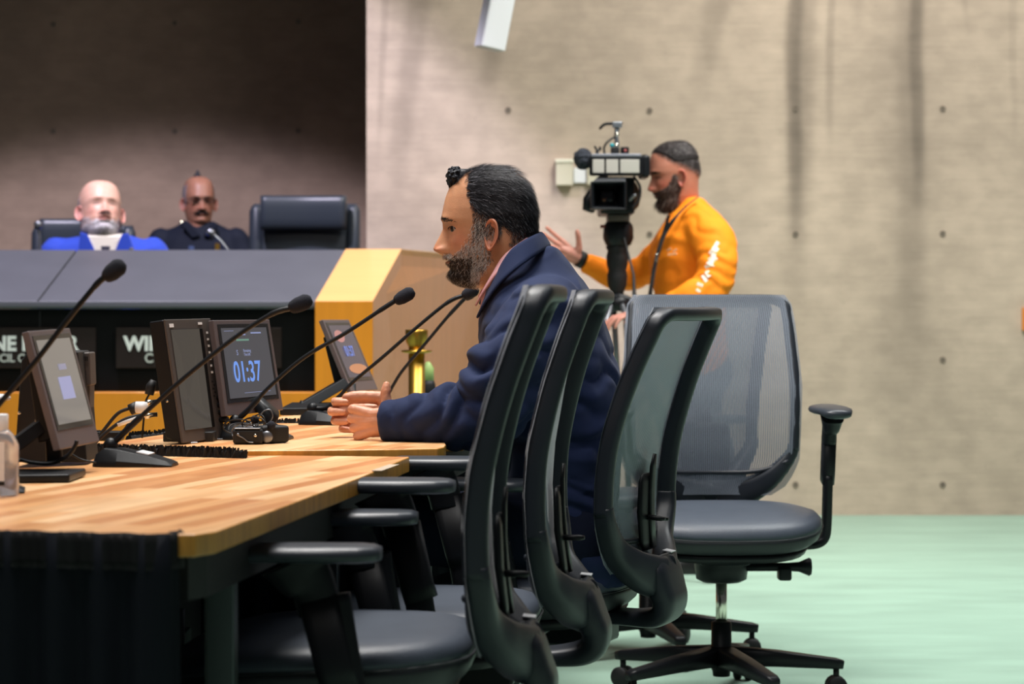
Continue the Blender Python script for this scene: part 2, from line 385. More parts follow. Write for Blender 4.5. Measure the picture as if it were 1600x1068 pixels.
# wooden base strip
zb = CZ-(612-470)*d0/F
o = MB(); bx(o, xl, xr0, d0-.02, d0+.06, .0, zb); obj('wood_base', o, M_maple, dais, bevel=.003)
# wooden end: front, slope, side and back top
xe0, xe1 = W(583, 0, d0).x, W(627, 0, d1).x
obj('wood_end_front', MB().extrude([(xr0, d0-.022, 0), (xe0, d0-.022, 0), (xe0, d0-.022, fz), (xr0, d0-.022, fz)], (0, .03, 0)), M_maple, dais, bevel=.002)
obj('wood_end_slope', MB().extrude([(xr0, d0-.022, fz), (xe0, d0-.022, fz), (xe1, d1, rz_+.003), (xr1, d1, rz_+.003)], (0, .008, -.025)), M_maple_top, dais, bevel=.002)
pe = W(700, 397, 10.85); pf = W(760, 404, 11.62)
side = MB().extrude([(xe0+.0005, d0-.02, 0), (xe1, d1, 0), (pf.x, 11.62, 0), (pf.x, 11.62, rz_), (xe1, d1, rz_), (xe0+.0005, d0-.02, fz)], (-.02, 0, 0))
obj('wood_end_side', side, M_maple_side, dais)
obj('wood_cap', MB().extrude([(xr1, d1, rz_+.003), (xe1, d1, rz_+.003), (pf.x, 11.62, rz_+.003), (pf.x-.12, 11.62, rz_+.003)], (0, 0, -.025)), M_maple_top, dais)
obj('rear_board', MB().box(((xl+xr1)/2, d1+.012, rz_-.10), (xr1-xl, .022, .18)), M_black, dais)
obj('work_shelf', MB().box(((xl+xr1)/2, d1-.18, .97), (xr1-xl-.1, .34, .03)), M_desk, dais)

def text(name, body, size, loc, rot, m, parent, extr=.001, wscale=1.0, align='LEFT', bold=0):
    c = bpy.data.curves.new(name, 'FONT'); c.body = body; c.size = size; c.extrude = extr; c.align_x = align; c.offset = bold
    o = bpy.data.objects.new('t', c); COL.objects.link(o)
    me = bpy.data.meshes.new_from_object(o.evaluated_get(bpy.context.evaluated_depsgraph_get()))
    bpy.data.objects.remove(o); me.materials.clear(); me.materials.append(m); me.name = name
    q = bpy.data.objects.new(name, me); COL.objects.link(q)
    Mx = Matrix.Translation(Vector(loc)) @ rot.to_4x4() @ Matrix.Diagonal((wscale, 1, 1, 1))
    me.transform(Mx if parent is None else WM[parent.name].inverted() @ Mx)
    if parent: q.parent = parent
    WM[q.name] = Matrix.Identity(4) if parent is None else WM[parent.name]
    return q
FR = Matrix.Rotation(R(90), 3, 'X')      # text facing the camera side (-Y)
def nameplate(x0, x1, label, words):
    c = W((x0+x1)/2, 543, d0+.02); w = (x1-x0)*d0/F
    t = thing('nameplate', label, 'nameplate', (c.x, d0+.02, c.z))
    obj('plate', MB().box((c.x, d0+.022, c.z), (w, .012, 63*d0/F)), M_plate, t, bevel=.002)
    for s, px, py, h, sx, m, bo in words:
        p = W(px, py, d0+.015); text('lettering', s, h*d0/F/.73*1.0, (p.x, d0+.014, p.z), FR, m, t, .001, sx, bold=bo)
M_let2 = mat('nameplate_small_letter', (.42, .45, .38), .6)
nameplate(-115, 150, 'dark nameplate reading NE and COUNCIL behind the leftmost tablet screen',
          [('NE', -13, 547, 23, .95, M_letter, .003), ('P', 34, 547, 23, .95, M_letter, .003), ('R', 104, 547, 23, .95, M_letter, .003), ('COUNCIL C', -50, 565, 13, .92, M_let2, .001)])
nameplate(181, 440, 'dark nameplate reading WIN behind the broadcast monitor',
          [('WIN', 194, 547, 23, .95, M_letter, .003), ('C', 226, 566, 15, .95, M_let2, .001)])

# ------------------------------------------------------------------ executive chairs behind the dais
def exec_chair(cx0, cx1, ytop, yhead, d, label, rz=0):
    cx_ = (cx0+cx1)/2; X = W(cx_, 0, d).x; w = (cx1-cx0)*d/F; zt = W(0, ytop, d).z; dz = zt-1.42
    t = thing('executive_chair', label, 'chair', (X, d-.25, .28), 0)
    hw = w/2
    bk = MB(); rings = []; zh = W(0, yhead, d).z
    for z, yy in ((.78, .0), (.95, .01), (1.15, .02), (1.32, .035), (1.40, .05), (1.42, .055)):
        rr = hw*(.98 if z < 1.4 else .955)
        ring = []
        for j in range(24):
            a = 2*PI*j/24; c, q = math.cos(a), math.sin(a)
            ring.append((X+rr*math.copysign(abs(c)**.35, c), d+yy+.045*math.copysign(abs(q)**.5, q), z+dz))
        rings.append(ring)
    obj('backrest', bk.loft(rings), M_exec, t, smooth=True, bevel=0)
    for s in (-1, 1): obj('side_bolster', MB().tube([(X+s*(hw-.028), d-.02, .80+dz), (X+s*(hw-.028), d-.01, 1.2+dz), (X+s*(hw-.028), d+.02, 1.385+dz)], .034, 12, round_ends=True), M_exec, t, smooth=True)
    hh = .160
    obj('headrest', MB().sweep(catmull([(X-hw*.78, d-.075, zh), (X, d-.055, zh), (X+hw*.78, d-.075, zh)], 5), [(hh/2, .035)]*11, (0, 0, 1), 3.2, 18), M_exec, t, smooth=True)
    zs = .28+.44
    obj('seat', MB().sweep([(X, d-.55, zs), (X, d-.3, zs+.01), (X, d-.03, zs)], [(hw*.95, .05)]*3, (1, 0, 0), 5, 24), M_exec, t, smooth=True)
    for s in (-1, 1): obj('armrest', MB().sweep(catmull([(X+s*(hw+.02), d-.42, .95), (X+s*(hw+.02), d-.2, .97), (X+s*(hw+.02), d-.05, .95)], 4), [(.03, .018)]*9, (1, 0, 0), 3), M_exec, t, smooth=True)
    for s in (-1, 1): obj('arm_post', MB().box((X+s*(hw+.02), d-.25, .83), (.025, .06, .24)), M_chrome, t, bevel=.004)
    obj('column', MB().tube([(X, d-.28, .33), (X, d-.28, .70)], .03, 12), M_chrome, t)
    for k in range(5):
        a = 2*PI*k/5; obj('base_leg', MB().sweep([(X, d-.28, .37), (X+.27*math.cos(a), d-.28+.27*math.sin(a), .325)], [(.025, .018), (.015, .012)], (math.sin(a), -math.cos(a), 0)), M_chrome, t, bevel=0)
        obj('caster', MB().sphere((X+.26*math.cos(a), d-.28+.26*math.sin(a), .302), (.022, .022, .0225), 10, 6), M_plastic, t)
    return t
M_exec = mat('executive_leather', (.028, .036, .048), .38, bump=.15, bscale=120)
exec_chair(391, 561, 318, 333, 11.3, 'empty black leather executive chair with headrest behind right end of dais')
exec_chair(50, 209, 352, 370, 10.98, 'grey leather executive chair behind the councilman in blue suit')

# brass post
t = thing('brass_post', 'brass stanchion post with cupped top standing before the dais end', 'stanchion', (W(651, 0, 7.6).x, 7.6, 0))
bxp = W(651, 0, 7.6).x
z = lambda py: CZ-(py-HY)*7.6/F
obj('post', MB().lathe([(.0255, .02), (.0255, z(545))], (bxp, 7.6, 0), 28), M_brass, t, smooth=True)
obj('collar', MB().lathe([(.028, z(552)), (.047, z(550)), (.048, z(547)), (.026, z(546))], (bxp, 7.6, 0), 28), M_brass, t, smooth=True)
obj('cup', MB().lathe([(.024, z(546)), (.026, z(541)), (.034, z(533)), (.036, z(519)), (.0355, z(515)), (.033, z(514.4)), (.031, z(516)), (0, z(516.5))], (bxp, 7.6, 0), 28), M_brass, t, smooth=True)
obj('foot', MB().lathe([(.16, 0), (.16, .012), (.13, .03), (.03, .05)], (bxp, 7.6, 0), 32), M_brass, t, smooth=True)
t = thing('tapered_bottle', 'dark tapered bottle with pale green label standing right of the brass post', 'bottle', (W(669, 0, 7.9).x, 7.9, 0))

xb = W(669, 0, 7.9).x; z = lambda py: CZ-(py-HY)*7.9/F
obj('plinth', MB().box((xb, 7.9, z(640)/2), (.10, .10, z(640))), M_black, t, bevel=.004)
obj('body', MB().lathe([(.026, z(640)), (.024, z(600)), (.019, z(594))], (xb, 7.9, 0), 20), M_rubber, t, smooth=True)
obj('label_band', MB().lathe([(.0185, z(595)), (.0185, z(575)), (.010, z(568)), (.006, z(565))], (xb, 7.9, 0), 20), mat('pale_green', (.34, .48, .16), .5), t, smooth=True)

# ------------------------------------------------------------------ tables
TT = .032
def table_top(name, poly, z, label, leg_pts, corner=0):
    c = Vector((sum(p[0] for p in poly)/len(poly), sum(p[1] for p in poly)/len(poly), 0))
    t = thing(name, label, 'table', (c.x, c.y, 0))
    o = obj('tabletop', MB().prism(poly, z-TT+.003, z), M_top, t, bevel=.003)
    e = [(c.x+(p[0]-c.x)*.9995, c.y+(p[1]-c.y)*.9995) for p in poly]
    o.data.materials.append(M_top_edge)
    for p in o.data.polygons:
        if abs(p.normal.z) < .5: p.material_index = 1
    obj('apron', MB().prism([(c.x+(p[0]-c.x)*.9, c.y+(p[1]-c.y)*.9) for p in poly], z-TT-.06, z-TT), M_rubber, t)
    for x, y in leg_pts: obj('leg', MB().box((x, y, (z-TT)/2), (.04, .05, z-TT)), M_leg, t, bevel=.003)
    return t
M_leg = mat('table_leg_steel', (.10, .12, .12), .4, .7)
Z1, Z2 = .74, .75
def tp(px, py, z=Z1):
    d = (CZ-z)*F/(py-HY); return ((px-CX)*d/F, d)
near_l = tp(0, 828)
poly1 = [(-1.75, 3.24), near_l, tp(262, 834), tp(305, 834), tp(338, 829), tp(368, 818), tp(560, 746), tp(618, 722), tp(632, 716), tp(640, 713), tp(380, 710.5), (-1.65, 4.72)]
nt_ = table_top('conference_table', poly1, Z1, 'near light wooden butcher block table with clipped corner and black skirt', [(-.40, 3.35), (-.33, 4.35), (-1.5, 3.4), (-1.5, 4.5)])
poly2 = [tp(385, 703.5, Z2), tp(600, 701.5, Z2), tp(684, 700, Z2), tp(694, 697.5, Z2), tp(697, 693.5, Z2), tp(692, 684, Z2), (-.10, 5.0), (-.03, 5.61), tp(427, 660.5, Z2), tp(250, 679, Z2), tp(180, 689, Z2), (-1.3, 4.95), (-1.3, 4.80)]
table_top('conference_table', poly2, Z2, 'middle wooden table under the seated man\'s clasped hands', [(-.22, 4.72), (-.2, 5.45), (-1.0, 4.86)])
poly3 = [(-.56, 5.67), (.02, 5.67), (.06, 6.65), (-.58, 6.65)]
table_top('conference_table', poly3, Z2, 'farthest wooden table carrying the right hand tablet screen', [(-.5, 5.75), (-.02, 5.75), (-.5, 6.55), (0, 6.55)])
# under-table equipment case (seen between table leg and first chair)
t = thing('equipment_case', 'dark metal equipment case under near table beside its leg', 'case', (-.60, 4.0, 0))
obj('body', MB().box((-.60, 4.0, .30), (.14, .30, .60)), M_rubber, t, bevel=.004)
obj('lid_frame', MB().box((-.525, 3.9, .45), (.006, .12, .10)), M_leg, t, bevel=.002)
obj('latch', MB().box((-.523, 3.84, .5), (.012, .012, .09)), M_metalg, t, bevel=.002)

# pleated skirts
def skirt(name, label, pts, z0, z1, amp=.014, per=.062, m=None):
    mb = MB(); P = []
    L = [Vector((x, y, 0)) for x, y in pts]; tot = 0; samples = []
    for i in range(len(L)-1):
        seg = (L[i+1]-L[i]); n = max(2, int(seg.length/.006)); nn = Vector((seg.y, -seg.x, 0)).normalized()
        for k in range(n): samples.append((L[i]+seg*k/n, nn, tot+seg.length*k/n))
        tot += seg.length
    samples.append((L[-1], nn, tot)); rows = []
    for j in range(15):
        f = j/14; row = []
        for p, nn, s in samples:
            ph = s/per*2*PI+1.7*mnoise.noise(Vector((s*6, 0, 3)))+f*.9*mnoise.noise(Vector((s*3, 5, f)))
            a = amp*(.45+1.0*f)*(1+.6*mnoise.noise(Vector((s*9, 1, 0))))
            off = a*math.sin(ph)+.012*f*math.sin(s*19+1)
            row.append(p+nn*(.012+off)+Vector((0, 0, z1-(z1-z0)*f)))
        rows.append(row)
    mb.grid(rows)
    t = thing(name, label, 'table skirt', (*pts[0], 0))
    o = obj('pleated_cloth', mb, m or M_cloth, t, smooth=True, fixn=False); sol = o.modifiers.new('s', 'SOLIDIFY'); sol.thickness = .002
    # ruffled header band above the pleats
    mb2 = MB(); rows = []
    for j in range(5):
        f = j/4; row = []
        for p, nn, s in samples:
            off = .006*math.sin(s/.011*2*PI+2*mnoise.noise(Vector((s*30, 0, 0))))
            row.append(p+nn*(.016+off)+Vector((0, 0, z1-.0005-.045*f+(.004*mnoise.noise(Vector((s*120, 2, 0))) if j == 0 else 0))))
        rows.append(row)
    mb2.grid(rows); o2 = obj('ruffled_header', mb2, M_fringe, t, smooth=True, fixn=False); sol = o2.modifiers.new('s', 'SOLIDIFY'); sol.thickness = .003
    return t
nx = poly1[2]
skirt('table_skirt', 'black pleated cloth skirt hanging from front edge of near table', [(-1.75, 3.235), (near_l[0], near_l[1]-.003), (nx[0]-.012, nx[1]-.003), (nx[0], nx[1]+.03)], .02, Z1+.002)
skirt('table_skirt', 'black skirt along the far side of middle table', [(-.56, 5.63), (-.10, 5.64)], .02, Z2-.001)
t = skirt('table_skirt', 'black skirt closing the gap between near and middle tables', [(-1.2, 4.70), (-.545, 4.585)], .02, Z2+.004)
skirt('table_skirt', 'added dark cloth blackening the space under near and middle tables behind first chair', [(-.54, 4.50), (-.20, 4.49)], .02, .70)  # added sheet, stands in for the dark under the tables
skirt('table_skirt', 'added unseen black skirt keeping light out on the left side of near table', [(-1.70, 4.68), (-1.72, 3.27)], .02, .70)  # added out of view to stop light reaching under the table
# fringe on the near edge of the middle table
mb = MB(); rr = random.Random(3)
a0, a1 = Vector((*tp(90, 698, Z2), Z2)), Vector((*tp(384, 706, Z2), Z2))
for k in range(1000):
    f = rr.random(); p = a0.lerp(a1, f)+Vector((0, rr.uniform(-.03, .01), -.002)); h = rr.uniform(.005, .012)*(1-.45*max(0, f-.9)/.1)
    dx = rr.uniform(-.006, .006); w = rr.uniform(.003, .006)
    mb.add([p+Vector((-w, 0, -.012)), p+Vector((w, 0, -.012)), p+Vector((w*.3+dx, rr.uniform(-.006, .006), h)), p+Vector((-w*.3+dx, 0, h))], [(0, 1, 2, 3)])
mb.tube([a0+Vector((0, -.012, -.004)), a1+Vector((0, -.012, -.006))], .009, 8)
o = obj('skirt_fringe', mb, M_fringe, t); o['kind'] = 'stuff'
mb = MB()
a0, a1 = Vector((*tp(200, 683, Z2), Z2)), Vector((*tp(428, 661, Z2), Z2)); a2 = Vector((*tp(560, 661, Z2), Z2))
for A, B, n in ((a0, a1, 260), (a1, a2, 180)):
    for k in range(n):
        p = A.lerp(B, rr.random())+Vector((0, rr.uniform(0, .02), 0)); h = rr.uniform(.006, .012); w = rr.uniform(.003, .006)
        mb.add([p+Vector((-w, 0, -.01)), p+Vector((w, 0, -.01)), p+Vector((w*.3, 0, h)), p+Vector((-w*.3, 0, h))], [(0, 1, 2, 3)])
    mb.tube([A+Vector((0, .01, -.004)), B+Vector((0, .01, -.004))], .008, 8)
o = obj('skirt_fringe', mb, M_fringe, [x for x in COL.objects if x.get('label', '').startswith('black skirt along')][0]); o['kind'] = 'stuff'
# white tag on near table corner
tg = tp(606, 731); o = obj('paper_tag', MB().box((tg[0]-.004, tg[1], Z1+.001), (.018, .16, .0008), Matrix.Rotation(R(-8), 3, 'Z')), mat('pale_tag', (.50, .40, .30), .5)); tagp(o, 'pale strip of tape on right corner of near table', 'tape')
# ------------------------------------------------------------------ office chair (template faces +X)
def back_x(z): return float(np.interp(z, [.50, .56, .62, .70, .78, .88, .96, 1.03], [-.20, -.190, -.182, -.180, -.188, -.214, -.242, -.270]))
def back_pt(u, v):
    """u -1..1 across, v 0..1 up the net panel"""
    z = .565+.465*v
    hw = float(np.interp(v, [0, .04, .12, .5, .85, .96, 1.0], [.178, .204, .220, .226, .214, .207, .196]))
    y = u*hw
    return Vector((back_x(z)-float(np.interp(v, [0, .5, 1], [.036, .034, .017]))*(1-u*u), y, z))
def net_pt(u, v):
    z = .500+.539*v; hw = float(np.interp(v, [0, .04, .11, .18, .55, .86, .95, .985, 1.0], [.160, .196, .220, .234, .2425, .231, .224, .217, .206]))
    zz = min(z, 1.03); f = min(max((z-.565)/.465, 0), 1)
    return Vector((back_x(zz)-float(np.interp(f, [0, .5, 1], [.036, .034, .017]))*(1-u*u)+.004-.012*(max(0, abs(u)-.90)/.10)**2, u*hw, z))
def make_chair():
    t = thing('office_chair', 'x', 'chair')
    # seat
    def outline(sx, sy, z, n=28, x0=0):
        out = []
        for j in range(n):
            a = 2*PI*j/n; c, q = math.cos(a), math.sin(a)
            x = sx*math.copysign(abs(c)**.62, c); y = sy*math.copysign(abs(q)**.62, q)
            y *= 1-.10*(x < 0)*(abs(x)/sx); x = x*1.04+.042
            zz = z-.022*max(0, x/.22)**2.2-.004*(1-min(1, (abs(x)/.15)**2))
            out.append((x+x0, y, zz))
        return out
    top = [(1.0, .458), (1.0, .468), (.985, .478), (.95, .486), (.87, .4915), (.7, .494), (.4, .492), (.12, .491)]
    o = obj('seat_cushion', MB().loft([outline(.222*s, .246*s, z) for s, z in top]), M_leather, t, smooth=True)
    obj('seat_side', MB().loft([outline(.222*s, .246*s, z) for s, z in [(.80, .405), (.90, .415), (.97, .43), (1.0, .448), (1.0, .459)]]), M_leatherside, t, smooth=True)
    cush = o
    seam = [Vector(p) for p in outline(.2235, .2475, .4585, 56)]
    obj('seam', MB().loft([[p+Vector((0, 0, .0018)) , p+(p-Vector((0,0,p.z))).normalized()*.0018, p-Vector((0, 0, .0018))] for p in seam], False, True), M_leatherside, cush, smooth=True)
    obj('seat_pan', MB().loft([outline(.20*s, .215*s, z) for s, z in [(.72, .385), (.95, .39), (1, .41)]]), M_plastic, t, smooth=True)
    # mechanism
    obj('mechanism', MB().lathe([(.050, .292), (.066, .300), (.070, .33), (.074, .37), (.088, .395)], (0, 0, 0), 20), M_plastic, t, smooth=True)
    obj('tilt_box', MB().box((-.03, 0, .368), (.24, .13, .05)), M_plastic, t, bevel=.008)
    obj('tilt_lever', MB().tube([(.02, .04, .332), (.02, .17, .332), (.02, .20, .332), (.02, .226, .332), (.02, .231, .332)], [.011, .011, .013, .024, .021], 14), M_plastic, t, smooth=True)
    obj('height_paddle', MB().box((.03, .160, .316), (.045, .034, .034)), M_plastic, t, bevel=.006)
    # net panel with UVs (threads run vertically)
    N, Mv = 20, 22
    g = MB().grid([[net_pt(-1+2*i/N, j/Mv) for i in range(N+1)] for j in range(Mv+1)])
    net = obj('back_net', g, M_net, t, smooth=True, fixn=False)
    uvl = net.data.uv_layers.new(name='UVMap')
    for p in net.data.polygons:
        for li in p.loop_indices:
            vi = net.data.loops[li].vertex_index; uvl.data[li].uv = ((vi % (N+1))/N, (vi//(N+1))/Mv)
    net.data.materials.append(M_net)
    # frame loop around the net: sides and top (a hoop, open at the bottom where the arms of the yoke take over)
    hoop = [back_pt(-1, v) for v in (0.12, .25, .4, .55, .7, .82, .90, .955)]+[back_pt(-.93, .985), back_pt(-.80, .993), back_pt(-.4, .993), back_pt(0, .993), back_pt(.4, .993), back_pt(.80, .993), back_pt(.93, .985)]+[back_pt(1, v) for v in (.955, .90, .82, .7, .55, .4, .25, .12)]
    hp = catmull([p+Vector((-.022, 0, 0)) for p in hoop], 4)
    bf = obj('back_frame', MB().sweep(hp, [(.019, .0135)]*len(hp), (1, 0, 0), 3.2, 14), M_shell, t, smooth=True)
    # yoke: side arms sweep down into the spine
    for s in (-1, 1):
        P = [back_pt(s, .16)+Vector((-.022, 0, 0)), back_pt(s*1.0, .09)+Vector((-.023, -.003*s, 0)), Vector((-.212, s*.168, .555)), Vector((-.232, s*.125, .522)), Vector((-.252, s*.075, .500)), Vector((-.268, s*.02, .487))]
        S = [(.0188, .0133), (.0205, .0165), (.025, .025), (.027, .033), (.026, .041), (.024, .045)]
        C = catmull(P, 5); obj('yoke_arm', MB().sweep(C, lerps(S, 5), (1, 0, 0), 3.6, 18), M_shell, t, smooth=True)
    lip = catmull([back_pt(-.98, .06), back_pt(-.7, 0), back_pt(0, -.01), back_pt(.7, 0), back_pt(.98, .06)], 5)
    obj('net_edge', MB().sweep(lip, [(.006, .006)]*len(lip), (1, 0, 0), 2.5, 8), M_shell, t, smooth=True)
    P = [(-.255, 0, .527), (-.268, 0, .500), (-.280, 0, .465), (-.288, 0, .443), (-.284, 0, .420), (-.262, 0, .404), (-.215, 0, .398), (-.15, 0, .396), (-.07, 0, .392)]
    S = [(.060, .020), (.078, .026), (.074, .026), (.068, .025), (.062, .024), (.055, .020), (.045, .016), (.04, .015), (.035, .015)]
    C = catmull(P, 5); obj('spine', MB().sweep(C, lerps(S, 5), (0, 1, 0), 4, 20), M_shell, t, smooth=True)
    obj('spine_label', MB().box((-.268, -.040, .5365), (.020, .034, .0016), Matrix.Rotation(R(-6), 3, 'Y')), M_label, t)
    # lumbar support
    zz = [.545, .60, .66, .71, .735]
    lup = obj('lumbar_upright', MB().sweep([Vector((back_x(z)-.050, -.012, z)) for z in zz], [(.016, .004), (.016, .004), (.015, .004), (.014, .004), (.006, .003)], (0, 1, 0), 3.5, 14), M_plastic, t, smooth=True)
    zz = [.540, .56, .62, .68, .695]
    lpd = obj('lumbar_pad', MB().sweep([Vector((back_x(z)-.049, .0, z))+Vector((.006, 0, 0)) for z in zz], [(.040, .004), (.050, .006), (.050, .007), (.048, .006), (.036, .003)], (0, 1, 0), 4, 18), M_plastic, t, smooth=True)
    obj('lumbar_knob', MB().sweep([(-.225, .012, .607), (-.262, .010, .606), (-.270, .010, .606)], [(.010, .005), (.009, .005), (.004, .003)], (0, 1, 0), 3, 12), M_plastic, lpd, smooth=True)
    obj('lumbar_lever', MB().sweep([(-.235, -.02, .603), (-.255, -.028, .602), (-.266, -.03, .602)], [(.010, .004), (.009, .004), (.006, .003)], (0, 1, 0), 3, 12), M_plastic, lup, smooth=True)
    # arms
    for s in (-1, 1):
        y = s*.28
        pr = [(-.075, .022, .0095), (-.064, .036, .0125), (-.045, .046, .0135), (.02, .050, .0135), (.10, .046, .013), (.145, .036, .012), (.158, .018, .008)]
        rings = []
        for x, hwid, th in pr:
            zc = .684+(-.006 if x > .12 else 0)
            rings.append([(x, y+hwid*math.copysign(abs(math.cos(a))**.8, math.cos(a)), zc+th*math.copysign(abs(math.sin(a))**.75, math.sin(a))) for a in [2*PI*j/18 for j in range(18)]])
        obj('arm_pad', MB().loft(rings), M_pad, t, smooth=True)
        neck = catmull([(.045, y, .675), (.035, y, .655), (.020, y, .635), (.012, y-s*.002, .60)], 4)
        obj('arm_neck', MB().sweep(neck, lerps([(.052, .030), (.042, .024), (.032, .018), (.029, .017)], 4), (1, 0, 0), 3.5, 16), M_plastic, t, smooth=True)
        up = [(.012, y, .62), (-.012, y, .52), (-.020, y, .495)]
        obj('arm_sleeve', MB().sweep(up, [(.030, .0175), (.028, .0175), (.028, .0170)], (1, 0, 0), 4, 18), M_plastic, t, smooth=True)
        lo = catmull([(-.008, y, .57), (-.018, y, .505), (-.030, y, .440), (-.034, y-s*.004, .405), (-.034, y-s*.022, .388), (-.034, y-s*.06, .383), (-.030, y-s*.15, .385)], 4)
        obj('arm_bracket', MB().sweep(lo, lerps([(.024, .012), (.024, .012), (.024, .012), (.024, .012), (.026, .012), (.03, .011), (.034, .010)], 4), (1, 0, 0), 4, 14), M_plastic, t, smooth=True)
    # column and base
    obj('gas_lift', MB().lathe([(.0145, .15), (.0145, .315)], (0, 0, 0), 18), M_chrome, t, smooth=True)
    obj('hub', MB().lathe([(.022, .055), (.024, .07), (.034, .085), (.034, .12), (.027, .13), (.026, .195), (.02, .198)], (0, 0, 0), 20), M_plastic, t, smooth=True)
    for k in range(5):
        a = 2*PI*k/5+.31; c, q = math.cos(a), math.sin(a)
        bl = obj('base_leg', MB().sweep([(.02*c, .02*q, .108), (.15*c, .15*q, .100), (.30*c, .30*q, .086), (.318*c, .318*q, .083)], [(.030, .026), (.024, .021), (.018, .014), (.014, .011)], (-q, c, 0), 5, 14), M_plastic, t, smooth=True)
        cc = MB()
        for s in (-1, 1):
            cc.lathe([(.0, -.009), (.024, -.009), (.0275, -.005), (.0275, .005), (.024, .009), (0, .009)], (.30*c-q*.015*s, .30*q+c*.015*s, .0277), 16, Matrix((( q, c*0, -q), (-c, 0, c), (0, 1, 0))).inverted() if False else Matrix.Rotation(a, 3, 'Z')@Matrix.Rotation(R(90), 3, 'X'))
        cc.tube([(.30*c, .30*q, .03), (.30*c, .30*q, .078)], .008, 8)
        obj('caster', cc, M_rubber, bl, smooth=True)
    return t
UPPER = ('seat', 'seam', 'mech', 'tilt', 'height', 'back', 'yoke', 'net', 'spine', 'lumbar', 'arm', 'gas')
chair0 = make_chair()
chair0['group'] = 'mesh back office chairs along the tables'
def kids(o): return [c for c in COL.objects if c.parent == o]
def place_chair(src, loc, ang, dz, label, arm_dz=0, copy=True, bdz=0, tilt=0):
    if copy:
        r = src.copy(); COL.objects.link(r)
        ch = []
        for c in kids(src):
            d = c.copy(); COL.objects.link(d); d.parent = r; ch.append(d)
            for e in kids(c): f = e.copy(); COL.objects.link(f); f.parent = d
    else: r = src; ch = kids(src)
    r.location = loc; r.rotation_euler = (0, 0, ang); r['label'] = label
    for d in ch:
        if d.name.startswith(UPPER): d.location.z = dz+(arm_dz if d.name.startswith(('arm_pad', 'arm_neck', 'arm_sleeve')) else 0)
        if d.name.startswith(('back', 'yoke', 'net', 'spine', 'lumbar')):
            d.location.z += bdz
            if tilt: d.rotation_euler = (0, -R(tilt), 0); d.location.x = .60*math.sin(R(tilt))
    return r
specs = [((-.243, 3.68), 177, .050, 'nearest black mesh office chair with leather seat beside the near table', -.056, -.036, 0),
         ((-.140, 4.30), 174, .017, 'second black mesh office chair, between nearest chair and seated man', .024, -.012, -1),
         ((.062, 5.06), 160, -.016, 'black mesh office chair the man in navy suit sits on', 0, .014, 3.6),
         ((.545, 6.33), -88, .008, 'grey mesh office chair facing the camera with leather seat and right armrest', .055, 0, 0),
         ((.395, 7.06), 122, -.002, 'black office chair mostly hidden behind the chair facing the camera', 0, 0, 0)]
chairs = []
for i, (xy, ang, dz, lab, adz, bdz, tl_) in enumerate(specs[1:]): chairs.append(place_chair(chair0, (*xy, 0), R(ang), dz, lab, adz, True, bdz, tl_))
q_ = specs[0]; place_chair(chair0, (*q_[0], 0), R(q_[1]), q_[2], q_[3], q_[4], False, q_[5], q_[6])
chairs.insert(0, chair0)
for ch in chairs:      # nets we look at from behind are the darker side of the cloth
    pass

# ------------------------------------------------------------------ microphones
def mic(label, base_c, stem_px, d, head, yaw=0, base=True, dtip=None, led=False):
    """base_c world (x,y,z); stem_px list of px points; head px pair"""
    bx_, by_, bz_ = base_c; t = thing('gooseneck_microphone', label, 'microphone', base_c, 0)
    Rz = Matrix.Rotation(yaw, 3, 'Z')
    L, w = .15, .055
    rings = []
    for x, hw, h in ((-.065, .032, .010), (-.06, .038, .022), (-.045, .042, .032), (-.02, .044, .030), (.03, .042, .020), (.065, .036, .010), (.075, .030, .006)):
        rings.append([Vector(base_c)+Rz@Vector((x+ox, yy, zz)) for yy, zz, ox in ((-hw, 0.0005, 0), (-hw, h*.35, 0), (-hw*.72, h, 0), (0, h*1.05, 0), (hw*.72, h, 0), (hw, h*.35, 0), (hw, 0.0005, 0))])
    obj('base', MB().loft(rings), M_plastic, t, bevel=.002)
    obj('button_panel', MB().box(Vector(base_c)+Rz@Vector((.022, 0, .0235)), (.022, .05, .002), Rz@Matrix.Rotation(R(12), 3, 'Y')), M_white, t)
    p0 = Vector(base_c)+Rz@Vector((-.04, 0, .036))
    obj('swivel', MB().sphere(p0, (.013, .013, .014), 14, 8), M_plastic, t, smooth=True)
    n = len(stem_px); pts = [p0]+[W(px, py, d+(dtip-d)*(i/(n-1)) if dtip else d) for i, (px, py) in enumerate(stem_px)]
    C = catmull(pts, 7); rad = [.0058 if i < len(C)*.25 else (.0042 if i < len(C)*.8 else .0050) for i in range(len(C))]
    obj('gooseneck', MB().tube(C, rad, 10), M_plastic, t, smooth=True)
    (ax_, ay_), (bx2, by2) = head; A, B = W(ax_, ay_, dtip or d), W(bx2, by2, dtip or d); dr = (B-A).normalized()
    r = .0135*(d/4.5)**.0
    obj('windscreen', MB().tube([A, A+dr*.004, A+(B-A)*.35, A+(B-A)*.75, B-dr*.004, B], [.007, .0105, .0135, .0138, .0105, .006], 16), M_foam, t, smooth=True)
    return t
mic('tall gooseneck microphone at left edge, its tip before the grey dais top', (W(-40, 0, 3.68).x, 3.68, Z1), [(-25, 665), (0, 630), (55, 565), (105, 500), (150, 445), (166, 432)], 3.68, ((163, 435), (194, 410)), R(10))
mic('gooseneck microphone on near table with base beside the black fringe', (W(208, 0, 4.28).x, 4.28, Z1), [(208, 662), (236, 636), (300, 580), (370, 525), (425, 490), (455, 481)], 4.28, ((452, 482), (487, 467)), R(-4))
mic('gooseneck microphone beside the headphones, tip before the dais end', (W(398, 0, 4.93).x, 4.93, Z2), [(392, 636), (420, 605), (475, 558), (540, 520), (595, 484), (620, 468)], 4.93, ((617, 471), (647, 454)), R(-6))
